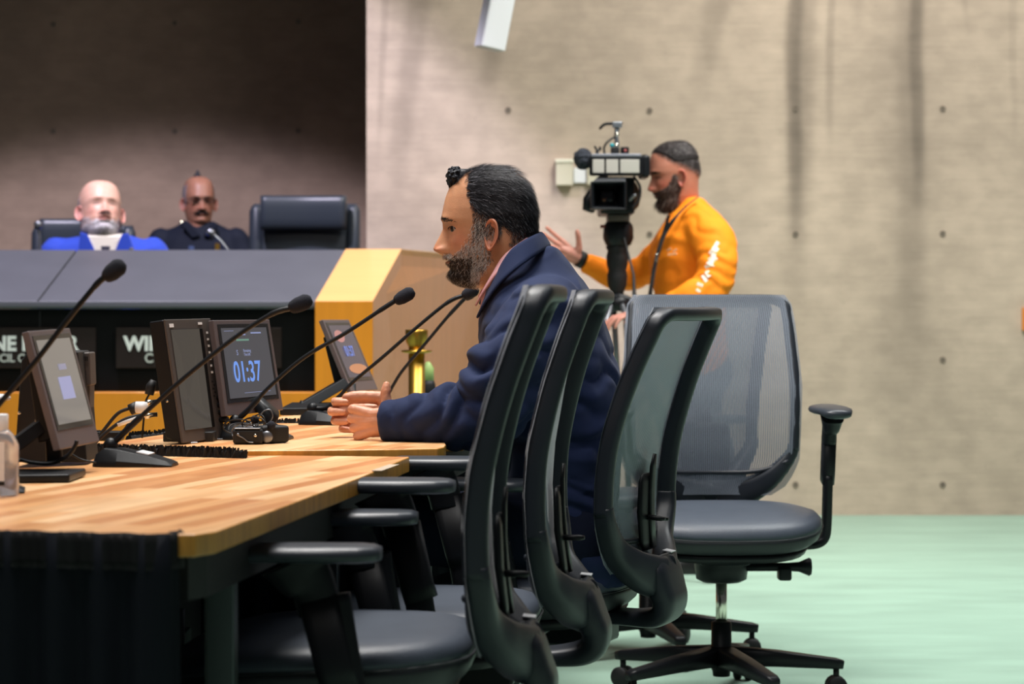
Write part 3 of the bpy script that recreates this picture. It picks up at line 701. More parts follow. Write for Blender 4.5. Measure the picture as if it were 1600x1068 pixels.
mic('gooseneck microphone behind the clasped hands', (W(515, 0, 5.52).x, 5.52, Z2), [(515, 634), (550, 598), (600, 556), (655, 508), (700, 472), (726, 461)], 5.52, ((723, 463), (747, 450)), R(-10))
mic('farthest gooseneck microphone leaning right before the brass post', (W(612, 0, 6.15).x, 6.15, Z2), [(607, 612), (628, 580), (665, 536), (700, 494), (730, 462)], 6.15, ((726, 466), (745, 450)), R(-8))
# dais microphones
def dais_mic(label, pts, d, head):
    t = thing('dais_microphone', label, 'microphone', W(*pts[0], d)-Vector((0, 0, 0)))
    C = catmull([W(px, py, d) for px, py in pts], 5)
    obj('gooseneck', MB().tube([C[0]-Vector((0, 0, .22))]+C, .006, 10), M_metalg, t, smooth=True)
    A, B = W(*head[0], d), W(*head[1], d)
    obj('windscreen', MB().tube([A, A.lerp(B, .3), A.lerp(B, .8), B], [.011, .017, .017, .010], 14), M_metalg, t, smooth=True)
dais_mic('small chrome microphone on dais in front of the officer', [(357, 392), (345, 377), (333, 366)], 10.1, ((334, 367), (324, 360)))
dais_mic('thin chrome microphone upright left of the man in blue suit', [(63, 392), (62, 370), (60, 354)], 10.1, ((60, 358), (59, 345)))

# ------------------------------------------------------------------ screens
def frame_box(TL, TR, BR, BL, thick, back_side):
    n = (TR-TL).cross(BL-TL).normalized()
    if n.dot(Vector(back_side)) < 0: n = -n
    return n*thick, -n
def glossy(name, col, emit, estr=1):
    return mat(name, col, .12, emit=emit, estr=estr, spec=.6)
M_scr = glossy('tablet_glass', (.010, .010, .012), (.105, .100, .108))
M_scr_bright = glossy('tablet_glass_pale', (.02, .02, .022), (.26, .235, .215))
M_scr_dark = glossy('monitor_glass', (.012, .011, .010), (.085, .073, .062))
M_scr_edge = mat('screen_border', (.022, .022, .024), .2)
M_digits = mat('lit_digits_blue', (.05, .1, .3), .4, emit=(.18, .36, .92), estr=1.0)
M_faint = mat('lit_faint_blue', (.05, .1, .3), .4, emit=(.30, .32, .48), estr=1.0)
M_green = mat('lit_green', (.05, .1, .1), .4, emit=(.15, .30, .22), estr=1.0)
def tablet(label, c4, dn, df, m_screen, thick=.012, base=None, arm=None, bottom=.13, content=None, backbox=.035):
    (tl, tr, br, bl) = c4
    TL, TR, BR, BL = W(*tl, dn), W(*tr, df), W(*br, df), W(*bl, dn)
    off, n = frame_box(TL, TR, BR, BL, thick, (-1, .3, 0))
    base_pt = base if base else (BL+BR)/2
    t = thing('tablet_screen', label, 'screen', (base_pt[0], base_pt[1], base_pt[2]))
    obj('bezel', MB().hexa([TL, TR, BR, BL], [TL+off, TR+off, BR+off, BL+off]), M_bezel, t, bevel=.0015)
    def q(u, v, e=.0008): return TL.lerp(TR, u).lerp(BL.lerp(BR, u), v)+n*e
    def quad(u0, u1, v0, v1, e): a = [q(u0, v0, e), q(u1, v0, e), q(u1, v1, e), q(u0, v1, e)]; return MB().hexa(a, [p-n*.0006 for p in a])
    obj('screen_border', quad(.055, .945, .045, 1-bottom, .0012), M_scr_edge, t)
    dsp = obj('display', quad(.10, .90, .085, 1-bottom-.045, .0020), m_screen, t); t2 = t
    if backbox: 
        bo = off.normalized()*(thick+backbox)
        a = [q(.12, .2, -thick), q(.88, .2, -thick), q(.88, .9, -thick), q(.12, .9, -thick)]
        obj('rear_housing', MB().hexa(a, [p+off.normalized()*backbox*(1 if i > 1 else .4) for i, p in enumerate(a)]), M_plastic, t, bevel=.003)
    X = (TR-TL).normalized(); Y = (TL-BL).normalized(); Zv = X.cross(Y).normalized()
    if Zv.dot(n) < 0: Zv = -Zv
    Mr = Matrix((X, Y, Zv)).transposed()
    return dsp, q, Mr, (TR-TL).length, (TL-BL).length, n
# middle tablet with the clock
t, q, Mr, w, h, n = tablet('grey tablet screen showing the blue time 01:37 beside broadcast monitor', ((333, 500), (421, 499), (443, 640), (353, 650)), 4.90, 5.13, M_scr, base=W(400, 690, 4.98)*1)
text('clock_digits', '01:37', h*.31, q(.205, .655, .0035), Mr, M_digits, t, .0002, w/h*.72*.98, bold=.0006)
text('caption_line', 'Remaining', h*.045, q(.42, .345, .0035), Mr, M_faint, t, .0001, .9)
text('caption_line', 'Time left', h*.045, q(.42, .385, .0035), Mr, M_faint, t, .0001, .9)
text('caption_mark', 'S', h*.08, q(.30, .375, .0035), Mr, M_faint, t, .0001, .9)
def strip(t, q, n, u0, u1, v0, v1, m, name='caption_block'):
    a = [q(u0, v0, .003), q(u1, v0, .003), q(u1, v1, .003), q(u0, v1, .003)]; obj(name, MB().hexa(a, [p-n*.0005 for p in a]), m, t)
strip(t, q, n, .33, .55, .205, .225, M_green); strip(t, q, n, .33, .5, .15, .165, M_faint); strip(t, q, n, .60, .78, .135, .15, M_faint)
strip(t, q, n, .35, .80, .775, .779, M_faint); strip(t, q, n, .14, .30, .115, .119, M_faint)
fb = W(415, 675, 5.02)
obj('stand', MB().sweep([W(400, 625, 5.03), W(425, 650, 5.04), (fb.x, 5.05, Z2+.012)], [(.03, .012), (.03, .016), (.05, .012)], (0, 1, 0), 4), M_plastic, t.parent, smooth=True)
# left tablet
t, q, Mr, w, h, n = tablet('pale reflecting tablet screen at left on angled arm', ((44, 517), (109, 512), (156, 689), (94, 702)), 3.95, 4.16, M_scr_bright, base=Vector((W(80, 0, 3.95).x, 4.0, Z1)), bottom=.155, backbox=.03)
strip(t, q, n, .36, .66, .41, .60, mat('lit_pale_blue', (.1, .1, .2), .4, emit=(.36, .38, .58), estr=1)); strip(t, q, n, .44, .62, .30, .35, mat('lit_pale_blue_faint', (.1, .1, .2), .4, emit=(.30, .30, .36), estr=1))
obj('arm', MB().hexa([W(0, 700, 3.95), W(62, 655, 3.98), W(75, 672, 3.98), W(0, 728, 3.95)], [W(0, 697, 4.05), W(62, 652, 4.08), W(75, 668, 4.08), W(0, 722, 4.05)]), M_plastic, t.parent, bevel=.002)
obj('arm_joint', MB().box(W(72, 668, 4.02), (.018, .05, .04), Matrix.Rotation(R(-20), 3, 'Y')), M_metalg, t.parent, bevel=.003)
obj('foot_plate', MB().prism([(W(-70, 0, 3.9).x, 3.84), (W(112, 0, 3.9).x, 3.88), (W(131, 0, 4.0).x, 4.02), (W(-60, 0, 4.0).x, 3.99)], Z1+.001, Z1+.014), M_plastic, t.parent, bevel=.003)
obj('support_block', MB().hexa([W(70, 655, 4.02), W(92, 655, 4.02), W(98, 722, 4.02), W(72, 728, 4.02)], [p+Vector((-.01, .06, 0)) for p in (W(70, 655, 4.02), W(92, 655, 4.02), W(98, 722, 4.02), W(72, 728, 4.02))]), M_plastic, t.parent, bevel=.004)
# right tablet on its own arm
t, q, Mr, w, h, n = tablet('small tablet screen on the farthest table showing a speaker picture', ((504, 499), (545, 499), (591, 608), (549, 611)), 6.30, 6.52, glossy('tablet_glass_video', (.012, .012, .02), (.085, .07, .10)), base=Vector((W(520, 0, 6.3).x, 6.3, Z2)), bottom=.14)
M_face = mat('lit_video_face', (.2, .1, .1), .4, emit=(.42, .20, .18), estr=1)
ec = MB()
def oval(u, v, ru, rv, e=.003): 
    a = [q(u+ru*math.cos(2*PI*k/18), v+rv*math.sin(2*PI*k/18), e) for k in range(18)]; return MB().extrude(a, n*-.0005)
obj('video_face', oval(.34, .24, .17, .085), M_face, t)
obj('video_table', oval(.55, .70, .33, .07, .0031), mat('lit_video_warm', (.2, .1, .05), .4, emit=(.50, .22, .12), estr=1), t)
text('clock_digits', '01:37', h*.20, q(.30, .52, .0045), Mr, mat('lit_digits_dim', (.05, .1, .3), .4, emit=(.16, .22, .6), estr=1), t, .0002, w/h*.75, bold=.0006)
obj('arm', MB().hexa([W(452, 640, 6.2), W(538, 590, 6.3), W(547, 602, 6.3), W(470, 647, 6.2)], [W(455, 636, 6.35), W(538, 587, 6.42), W(547, 598, 6.42), W(472, 642, 6.35)]), M_plastic, t.parent, bevel=.002)
obj('foot_plate', MB().prism([(W(437, 0, 5.95).x, 5.95), (W(520, 0, 5.95).x, 5.98), (W(528, 0, 6.3).x, 6.3), (W(455, 0, 6.3).x, 6.3)], Z2+.001, Z2+.018), M_plastic, t.parent, bevel=.003)
obj('prop', MB().tube([W(470, 640, 6.25), W(476, 628, 6.25)], .012, 10), M_plastic, t.parent, smooth=True)
obj('prop', MB().tube([W(552, 645, 6.3)+Vector((0, 0, -.03)), W(552, 600, 6.34)], .007, 10), M_plastic, t.parent, smooth=True)

# broadcast monitor
TL, TR, BR, BL = W(258, 499, 4.74), W(329, 497, 4.93), W(352, 683, 4.93), W(286, 692, 4.74)
off, n = frame_box(TL, TR, BR, BL, 1, (-1, .3, 0)); off = off*.036
t = thing('broadcast_monitor', 'boxy dark broadcast monitor with knobs on middle table', 'monitor', (W(300, 0, 4.8).x, 4.82, Z2))
kk = [TL+off*.4, TR+off*.4, BR+off*.4, BL+off*.4]
obj('housing', MB().hexa([p+off*.12 for p in (TL, TR, BR, BL)], [TL+off*1.0, TR+off*1.0, BR.lerp(TR, .06)+off*1.0, BL.lerp(TL, .06)+off*1.0]), M_plastic, t, bevel=.003)
obj('bezel', MB().hexa([TL, TR, BR, BL], [p+off*.14 for p in (TL, TR, BR, BL)]), M_cast, t, bevel=.0015)
def q(u, v, e=.0008): return TL.lerp(TR, u).lerp(BL.lerp(BR, u), v)+n*e
def quad(u0, u1, v0, v1, e): a = [q(u0, v0, e), q(u1, v0, e), q(u1, v1, e), q(u0, v1, e)]; return MB().hexa(a, [p-n*.0006 for p in a])
obj('display', quad(.08, .70, .085, .90, .0015), M_scr_dark, t)
obj('display_edge', quad(.70, .775, .085, .90, .0013), M_black, t)
obj('badge', quad(.06, .15, .035, .065, .0015), M_white, t); obj('badge', quad(.69, .78, .03, .05, .0015), M_white, t)
for k in range(7): obj('button', quad(.845, .885, .11+.055*k, .128+.055*k, .002), M_white, t)
for k in range(5): obj('button', quad(.83+.03*(k % 2), .86+.03*(k % 2), .52+.03*k, .535+.03*k, .002), M_rubber, t)
for k in range(4):
    p = q(.93, .665+.062*k, 0); obj('knob', MB().tube([p, p+n*.012, p+n*.018], [.0055, .0065, .005], 12), M_rubber, t, smooth=True)
for u in (.16, .78):
    p = q(u, 1.0, 0); obj('foot', MB().extrude([p+Vector((-.014, 0, 0)), p+Vector((.014, .01, 0)), Vector((p.x+.017, p.y+.01, Z2+.001)), Vector((p.x-.012, p.y, Z2+.001))], (-.012, .006, 0)), M_metalg, t, bevel=.001)
obj('rear_base', MB().box((W(298, 0, 4.88).x, 4.88, Z2+.010), (.10, .08, .019)), M_rubber, t, bevel=.002)
obj('screw', MB().sphere(TL.lerp(BL, .65)+off*.55-(TR-TL).normalized()*.002, .003, 8, 6), M_chrome, t)
# second broadcast monitor seen from behind at the left
A = [W(24, 690, 4.3), W(33, 560, 4.3), W(60, 545, 4.3), W(100, 545, 4.3), W(98, 690, 4.3)]
t = thing('broadcast_monitor', 'black broadcast monitor turned away behind the leftmost tablet screen', 'monitor', (W(80, 0, 4.36).x, 4.36, Z1))
obj('housing', MB().extrude([W(22, 722, 4.22), W(33, 562, 4.22), W(45, 549, 4.22), W(122, 549, 4.3), W(136, 722, 4.3)], (.0, .12, 0)), M_rubber, t, bevel=.003)
obj('vent_block', MB().hexa([W(120, 551, 4.36), W(140, 550, 4.36), W(142, 602, 4.36), W(128, 604, 4.36)], [p+Vector((0, .06, 0)) for p in (W(120, 551, 4.36), W(140, 550, 4.36), W(142, 602, 4.36), W(128, 604, 4.36))]), M_cast, t, bevel=.003)
for k in range(6): obj('vent_slot', MB().box(W(124+k*2.5, 560, 4.355), (.0015, .002, .008)), M_black, t)
obj('lower_block', MB().hexa([W(122, 581, 4.37), W(141, 580, 4.37), W(139, 700, 4.37), W(128, 700, 4.37)], [p+Vector((0, .05, 0)) for p in (W(122, 581, 4.37), W(141, 580, 4.37), W(139, 700, 4.37), W(128, 700, 4.37))]), M_cast, t, bevel=.003)
obj('screw', MB().sphere(W(30, 645, 4.215), .0028, 8, 6), M_chrome, t)
# small black inline box + video cables
t = thing('video_cable', 'black video cable with white sleeves and silver plugs feeding the broadcast monitor', 'cable', W(215, 640, 4.75))
def cable(mb, pts, d, r=.0035): return mb.tube(catmull([W(px, py, d) for px, py in pts], 6), r, 8)
obj('cord', cable(MB(), [(150, 688), (165, 668), (185, 645), (208, 636)], 4.78), M_rubber, t, smooth=True)
obj('cord', cable(MB(), [(148, 692), (170, 672), (195, 655), (222, 648)], 4.72), M_rubber, t, smooth=True)
obj('cord', cable(MB(), [(184, 688), (196, 668), (208, 652)], 4.76, .0022), M_rubber, t, smooth=True)
obj('plug_boot', MB().tube([W(203, 640, 4.77), W(214, 635, 4.77)], .011, 12), M_rubber, t, smooth=True)
obj('white_sleeve', MB().tube([W(212, 636, 4.77), W(231, 636, 4.77)], .0115, 14), M_white, t, smooth=True)
obj('white_sleeve', MB().tube([W(184, 663, 4.72), W(214, 652, 4.72)], .0045, 10), M_white, t, smooth=True)
for y in (628, 648): obj('plug', MB().tube([W(226, y+3, 4.77), W(234, y, 4.77), W(235, y, 4.77), W(246, y-1, 4.77)], [.005, .006, .0045, .0045], 12), M_chrome, t, smooth=True)
t = thing('cable_lump', 'small black cable adapter hanging beside the broadcast monitor', 'adapter', W(236, 605, 4.8))
obj('body', MB().tube([W(240, 594, 4.8), W(236, 603, 4.8), W(233, 616, 4.8)], [.006, .010, .009], 12), M_rubber, t, smooth=True)
obj('cord', cable(MB(), [(233, 616), (228, 626), (226, 640), (222, 684)], 4.8, .002), M_rubber, t, smooth=True)
t = thing('power_strip', 'black power strip lying behind near microphone base', 'power strip', (W(155, 0, 4.9).x, 4.9, Z2))
obj('body', MB().box((W(155, 0, 4.9).x, 4.88, Z2+.010), (.10, .05, .018)), M_plastic, t, bevel=.002)
for k in range(3): obj('socket', MB().box((W(145+k*10, 0, 4.9).x, 4.875, Z2+.020), (.010, .02, .002)), M_rubber, t)
t = thing('looped_cable', 'grey looped cable in front of the leftmost tablet stand', 'cable', (W(60, 0, 3.95).x, 3.95, Z1))
obj('cord', cable(MB(), [(28, 716), (50, 722), (80, 723), (105, 712), (117, 697), (120, 688)], 3.97, .0035), M_plastic, t, smooth=True)
obj('cord', cable(MB(), [(110, 708), (128, 718), (150, 722)], 4.2, .0018), M_plastic, t, smooth=True)

# headphones / receiver cluster
t = thing('receiver_pack', 'black wireless receiver pack with coiled leads on middle table', 'receiver', (W(395, 0, 4.75).x, 4.77, Z2))
c = W(388, 0, 4.76); obj('body', MB().box((c.x, 4.76, Z2+.0155), (.058, .035, .030)), M_rubber, t, bevel=.006)
obj('top_plate', MB().box((c.x, 4.752, Z2+.0315), (.050, .022, .002)), M_metalg, t, bevel=.0008)
obj('jack', MB().sphere((c.x-.018, 4.741, Z2+.02), .003, 10, 6), M_metalg, t); obj('jack', MB().sphere((c.x+.016, 4.741, Z2+.018), .0035, 10, 6), M_chrome, t)
obj('body', MB().box((c.x+.04, 4.80, Z2+.018), (.06, .05, .034), Matrix.Rotation(R(30), 3, 'Z')), M_rubber, t, bevel=.006)
obj('dial', MB().lathe([(.011, 0), (.012, .004), (.009, .006)], (c.x+.036, 4.765, Z2+.014), 16, FR), M_metalg, t, smooth=True)
for i, (px, py, dd) in enumerate(((398, 655, 4.80), (424, 664, 4.77))):
    o = obj('foam_earpiece', MB().sphere(W(px, py, dd), .0085, 16, 10), M_foam, t, smooth=True)
rr = random.Random(5)
for k in range(9):
    cx_, cy_ = rr.uniform(372, 425), rr.uniform(658, 676); rx, ry = rr.uniform(10, 26), rr.uniform(7, 14); dd = rr.uniform(4.76, 4.86); ph = rr.uniform(0, 6)
    pts = [W(cx_+rx*math.cos(a+ph), min(cy_+ry*math.sin(a+ph), 684), dd+.02*math.sin(a)) for a in [2*PI*j/9 for j in range(8)]]
    obj('lead', MB().tube(catmull(pts, 5), .0014, 6), M_rubber if k % 3 else M_metalg, t, smooth=True)
obj('lead', cable(MB(), [(372, 680), (380, 684), (388, 690), (396, 691)], 4.74, .0012), M_metalg, t, smooth=True)
obj('lead', cable(MB(), [(404, 652), (412, 642), (422, 640), (426, 650), (420, 662)], 4.80, .0013), M_metalg, t, smooth=True)

# sanitizer bottle at the left edge
bc = (W(2, 0, 3.62).x, 3.62); t = thing('sanitizer_bottle', 'clear hand sanitizer bottle with white label at left edge of table', 'bottle', (*bc, Z1))
M_clear = mat('clear_plastic', (.78, .80, .86), .12, trans=.75, ior=1.3)
obj('body', MB().sweep([(*bc, Z1+.001), (*bc, Z1+.004), (*bc, Z1+.075), (*bc, Z1+.090), (*bc, Z1+.098)], [(.022, .014), (.025, .016), (.025, .016), (.018, .013), (.011, .010)], (1, 0, 0), 5, 24), M_clear, t, smooth=True)
obj('label_sheet', MB().box((bc[0]-.006, bc[1]-.0168, Z1+.052), (.028, .001, .058)), M_label, t); obj('label_band', MB().box((bc[0]-.006, bc[1]-.0172, Z1+.020), (.028, .001, .006)), M_rubber, t)
obj('cap', MB().lathe([(.010, .095), (.0105, .097), (.0105, .120), (.009, .122)], (*bc, Z1), 18), M_white, t, smooth=True)
# curved table microphone foot visible at the very left bottom
t = thing('paper_cup_lid', 'white rounded cap just visible at left edge behind the tablet arm', 'cap', W(4, 622, 4.2))
obj('disc', MB().lathe([(.03, 0), (.032, .004), (.028, .010)], W(-12, 625, 4.2), 20), M_white, t, smooth=True)
# ------------------------------------------------------------------ people
def sst(x, a, b):
    t = np.clip((x-a)/(b-a), 0, 1); return t*t*(3-2*t)
K = 1/752.0
HT = dict(  # rows (image rows of a life-size profile head), front column, back column, half width, column of the widest point
 front=[(261, 752), (263, 744), (268, 731), (280, 713), (292, 703), (305, 697.5), (320, 693.5), (332, 691), (341, 690), (349, 692.5), (356, 695.5), (370, 697), (383, 697), (393, 695), (399, 694.5), (405, 697.5), (412, 699), (419, 703), (426, 703), (434, 706), (439, 711), (443, 722), (446, 737), (450, 752), (460, 762), (480, 768), (520, 775)],
 back=[(261, 790), (266, 806), (275, 817), (288, 826), (306, 833), (326, 838), (349, 840), (362, 840), (375, 843), (400, 850), (430, 858), (470, 868), (520, 880)],
 hw=[(261, .024), (264, .039), (270, .053), (282, .066), (300, .0745), (325, .0785), (345, .0775), (362, .0745), (380, .072), (400, .068), (418, .063), (432, .056), (442, .052), (448, .052), (460, .056), (480, .062), (520, .075)],
 cx=[(261, 772), (300, 788), (355, 783), (400, 777), (432, 770), (445, 785), (460, 800), (520, 825)])
def tab(t, py):
    a = np.array(t, float); s = np.sqrt(np.maximum(a[:, 0]-260, 0)); return np.interp(np.sqrt(np.maximum(py-260, 0)), s, a[:, 1])
NOSE = [(346, 0), (352, 2), (358, 5), (365, 9), (372, 13.5), (380, 18), (385, 20), (389, 18.5), (393, 11), (397, 3), (401, 0)]
def head_surface(py, y, opt):
    """front-side x (m) for image row py and lateral y"""
    g = opt.get
    xf = (765-tab(HT['front'], py))*K; cx_ = (765-tab(HT['cx'], py))*K; w = tab(HT['hw'], py)*g('wide', 1)
    n = np.interp(py, [300, 360, 410, 440], [2.25, 2.3, 2.0, 1.9])
    a = np.clip(np.abs(y)/w, 0, .9999)
    return cx_+(xf-cx_)*(1-a**n)**(1/n), xf, cx_, w, n
def head_features(py, y, opt):
    z = (355-py)*K; ay = np.abs(y); g = lambda v, c, s: np.exp(-((v-c)/s)**2)
    N = np.interp(py, [p[0] for p in NOSE], [p[1] for p in NOSE])*K*opt.get('nose', 1)
    s = np.interp(py, [346, 360, 378, 388, 396], [.0065, .0082, .0125, .0155, .014])
    d = N*np.exp(-(ay/s)**2.2)
    d += .0115*g(ay, .0155, .0065)*g(z, (355-388)*K, .0075)
    d += -.0085*g(ay, .031, .0165)*g(z, 0.000, .0115)
    d += .0055*g(ay, .031, .0135)*g(z, -.001, .0085)
    d += .0030*g(ay, .026, .020)*g(z, (355-339)*K, .007)
    d += .0050*g(ay, .044, .018)*g(z, (355-378)*K, .016)
    d += -.0035*g(ay, .026, .006)*g(z, (355-398)*K, .012)
    d += .0045*np.exp(-(ay/.024)**2.5)*g(z, (355-401)*K, .0040)+.0050*np.exp(-(ay/.021)**2.5)*g(z, (355-408.5)*K, .0045)
    d += -.0055*np.exp(-(ay/.023)**4)*g(z, (355-404.6)*K, .0022)
    d += -.004*np.exp(-(ay/.02)**2)*g(z, (355-415)*K, .005)
    d += .004*np.exp(-(ay/.018)**2)*g(z, (355-427)*K, .009)
    if opt.get('open', True): d += -.0045*np.exp(-((ay-.031)/.0125)**4)*g(z, opt.get('eye_z', -.0006), opt.get('lid', .0036))
    return d
def build_head(M, skin, paint, opt, parent, NR=150, NT=170, name='head', body_mb=None):
    """M: 4x4 from head frame (x forward, y left, z up) to world"""
    t = np.linspace(0, 1, NR); bot = opt.get('bottom', 505)
    py = 260.6+(t**1.25)*(bot-260.6)
    th = np.linspace(-PI, PI, NT, endpoint=False); th = th-.45*np.sin(th)
    PY, TH = np.meshgrid(py, th, indexing='ij')
    w = tab(HT['hw'], PY)*opt.get('wide', 1); xf = (765-tab(HT['front'], PY))*K; xb = (765-tab(opt.get('back', HT['back']), PY))*K; cx_ = (765-tab(HT['cx'], PY))*K
    n = np.interp(PY, [300, 360, 410, 440], [2.25, 2.3, 2.0, 1.9]); c, s = np.cos(TH), np.sin(TH)
    ca, sa = np.abs(c)**(2/n), np.abs(s)**(2/n)
    Y = w*np.sign(s)*sa; X = np.where(c > 0, cx_+(xf-cx_)*ca, cx_+(xb-cx_)*ca); Z = (355-PY)*K
    X = X+head_features(PY, Y, opt)*sst(c, .15, .5)
    if 'jowl' in opt: Y = Y*(1+opt['jowl']*np.exp(-((PY-415)/22)**2))
    sc_ = opt.get('scale', 1)
    V = np.stack([X, Y, Z], -1)*sc_
    colr = paint(765-X/K, PY, Y)
    mb = MB(); k = NT
    vs = [Vector(p) for p in V.reshape(-1, 3)]
    fs = [(i*k+j, i*k+(j+1) % k, (i+1)*k+(j+1) % k, (i+1)*k+j) for i in range(NR-1) for j in range(k)]+[tuple(range(k-1, -1, -1))]
    mb.add([M@v for v in vs], fs, [tuple(q) for q in colr.reshape(-1, 3)])
    # ears: rim, concha and lobe
    for sd in (1, -1):
        e = opt.get('ear', (767, 367, .037, .067)); ec = Vector(((765-e[0])*K, sd*(opt.get('eary', .0705)*opt.get('wide', 1)), (355-e[1])*K))
        nr, na = 12, 40; E = []
        out = Matrix.Rotation(sd*R(-24), 3, 'Z')@Matrix.Rotation(R(-6), 3, 'Y')
        for i in range(nr+1):
            r = i/nr; row = []
            for j in range(na):
                a = 2*PI*j/na; ca_, sa_ = math.cos(a), math.sin(a)
                ew = e[2]/2*(1.0 if sa_ > 0 else (1-.42*abs(sa_)**1.5)); x = -ca_*ew*r-.10*e[2]*(1 if 0 else 0); zz = sa_*e[3]/2*r
                rim = .0085*math.exp(-((r-.90)/.10)**2)*(1-.75*math.exp(-((a-PI)/.9)**2)); conch = -.0105*math.exp(-((r)/.45)**2)*(1 if zz > -.4*e[3]/2*1.2 else .3)
                anti = .0042*math.exp(-((r-.58)/.11)**2)*(1 if ca_ > -.3 else .1)
                lift = .006+.008*(1+ca_)*.5*r
                row.append(ec+out@Vector((x, sd*(rim+conch+anti+lift), zz)))
            E.append(row)
        back = [[p+Vector((.002, -sd*.0045, 0)) for p in E[-1]], [ec+(p-ec)*.55+Vector((0.004, -sd*.012, 0)) for p in E[-1]]]
        rings = E+back; base = len(mb.v); ecol = []
        for i, row in enumerate(rings):
            for p in row: 
                q = opt.get('earcol', (.56, .20, .12)); dk = (.22, .22, .25, .32, .45, .62, .8, .85, .8, .95, 1.08, 1.08, 1)[min(i, 12)]; ecol.append(tuple(v*dk for v in q))  # ear shading painted in: dark concha, brighter rim
        vs2 = [M@(p*sc_) for row in rings for p in row]; m_ = len(rings)
        mb.add(vs2, [(i*na+j, i*na+(j+1) % na, (i+1)*na+(j+1) % na, (i+1)*na+j) for i in range(m_-1) for j in range(na)]+[tuple(range((m_-1)*na, m_*na))], ecol)
    if body_mb is not None: mb.add(body_mb.v, body_mb.f, [opt.get('bodycol', (.5, .25, .14))]*len(body_mb.v))
    o = obj(name, mb, skin, parent, smooth=True)
    # eyes
    for sd in (1, -1):
        xs = float(head_surface(355.6, .031, opt)[0]+head_features(np.array(355.6), np.array(.031), dict(opt, open=False)))
        ctr = Vector((xs-.0125+opt.get('eye_out', -.0012), sd*.031, opt.get('eye_z', -.0006)))*sc_
        if opt.get('open', True):
            gz = Vector(opt.get('gaze', (1, 0, 0))).normalized(); q = gz.to_track_quat('Z', 'Y').to_matrix()
            eb = MB(); r = .0122*sc_; prof = [(0, r*1.0)]+[(r*math.sin(a), r*math.cos(a)) for a in [PI*i/22 for i in range(1, 22)]]+[(0, -r)]
            eb.lathe(list(reversed(prof)), (0, 0, 0), 22, q); vs3 = [M@(ctr+v) for v in eb.v]; eb.v = vs3
            cl = []
            for i, (rr_, zz_) in enumerate(reversed(prof)):
                an = math.atan2(rr_, zz_); cl += [(.004, .003, .003) if an < .2 else ((.03, .014, .008) if an < .72 else (.34, .28, .25))]*22
            eb.c = cl; obj('eye', eb, M_eye, o, smooth=True)
        arc = []
        for i in range(9):
            u = -1+2*i/8; yy = .031+u*.0135; pyy = 355-(.0042*(1-u*u)*(1 if opt.get('open', True) else -.35)+opt.get('eye_z', -.0006)-.0008)/K
            xx = float(head_surface(pyy, yy, opt)[0]+head_features(np.array(pyy), np.array(yy), dict(opt, open=False)))-.0012
            arc.append(M@(Vector((xx, sd*yy, (355-pyy)*K))*sc_))
        obj('eyelashes', MB().tube(catmull(arc, 3), .0011*sc_, 6), M_lash, o, smooth=True)
    return o, V, fs[:-1], M
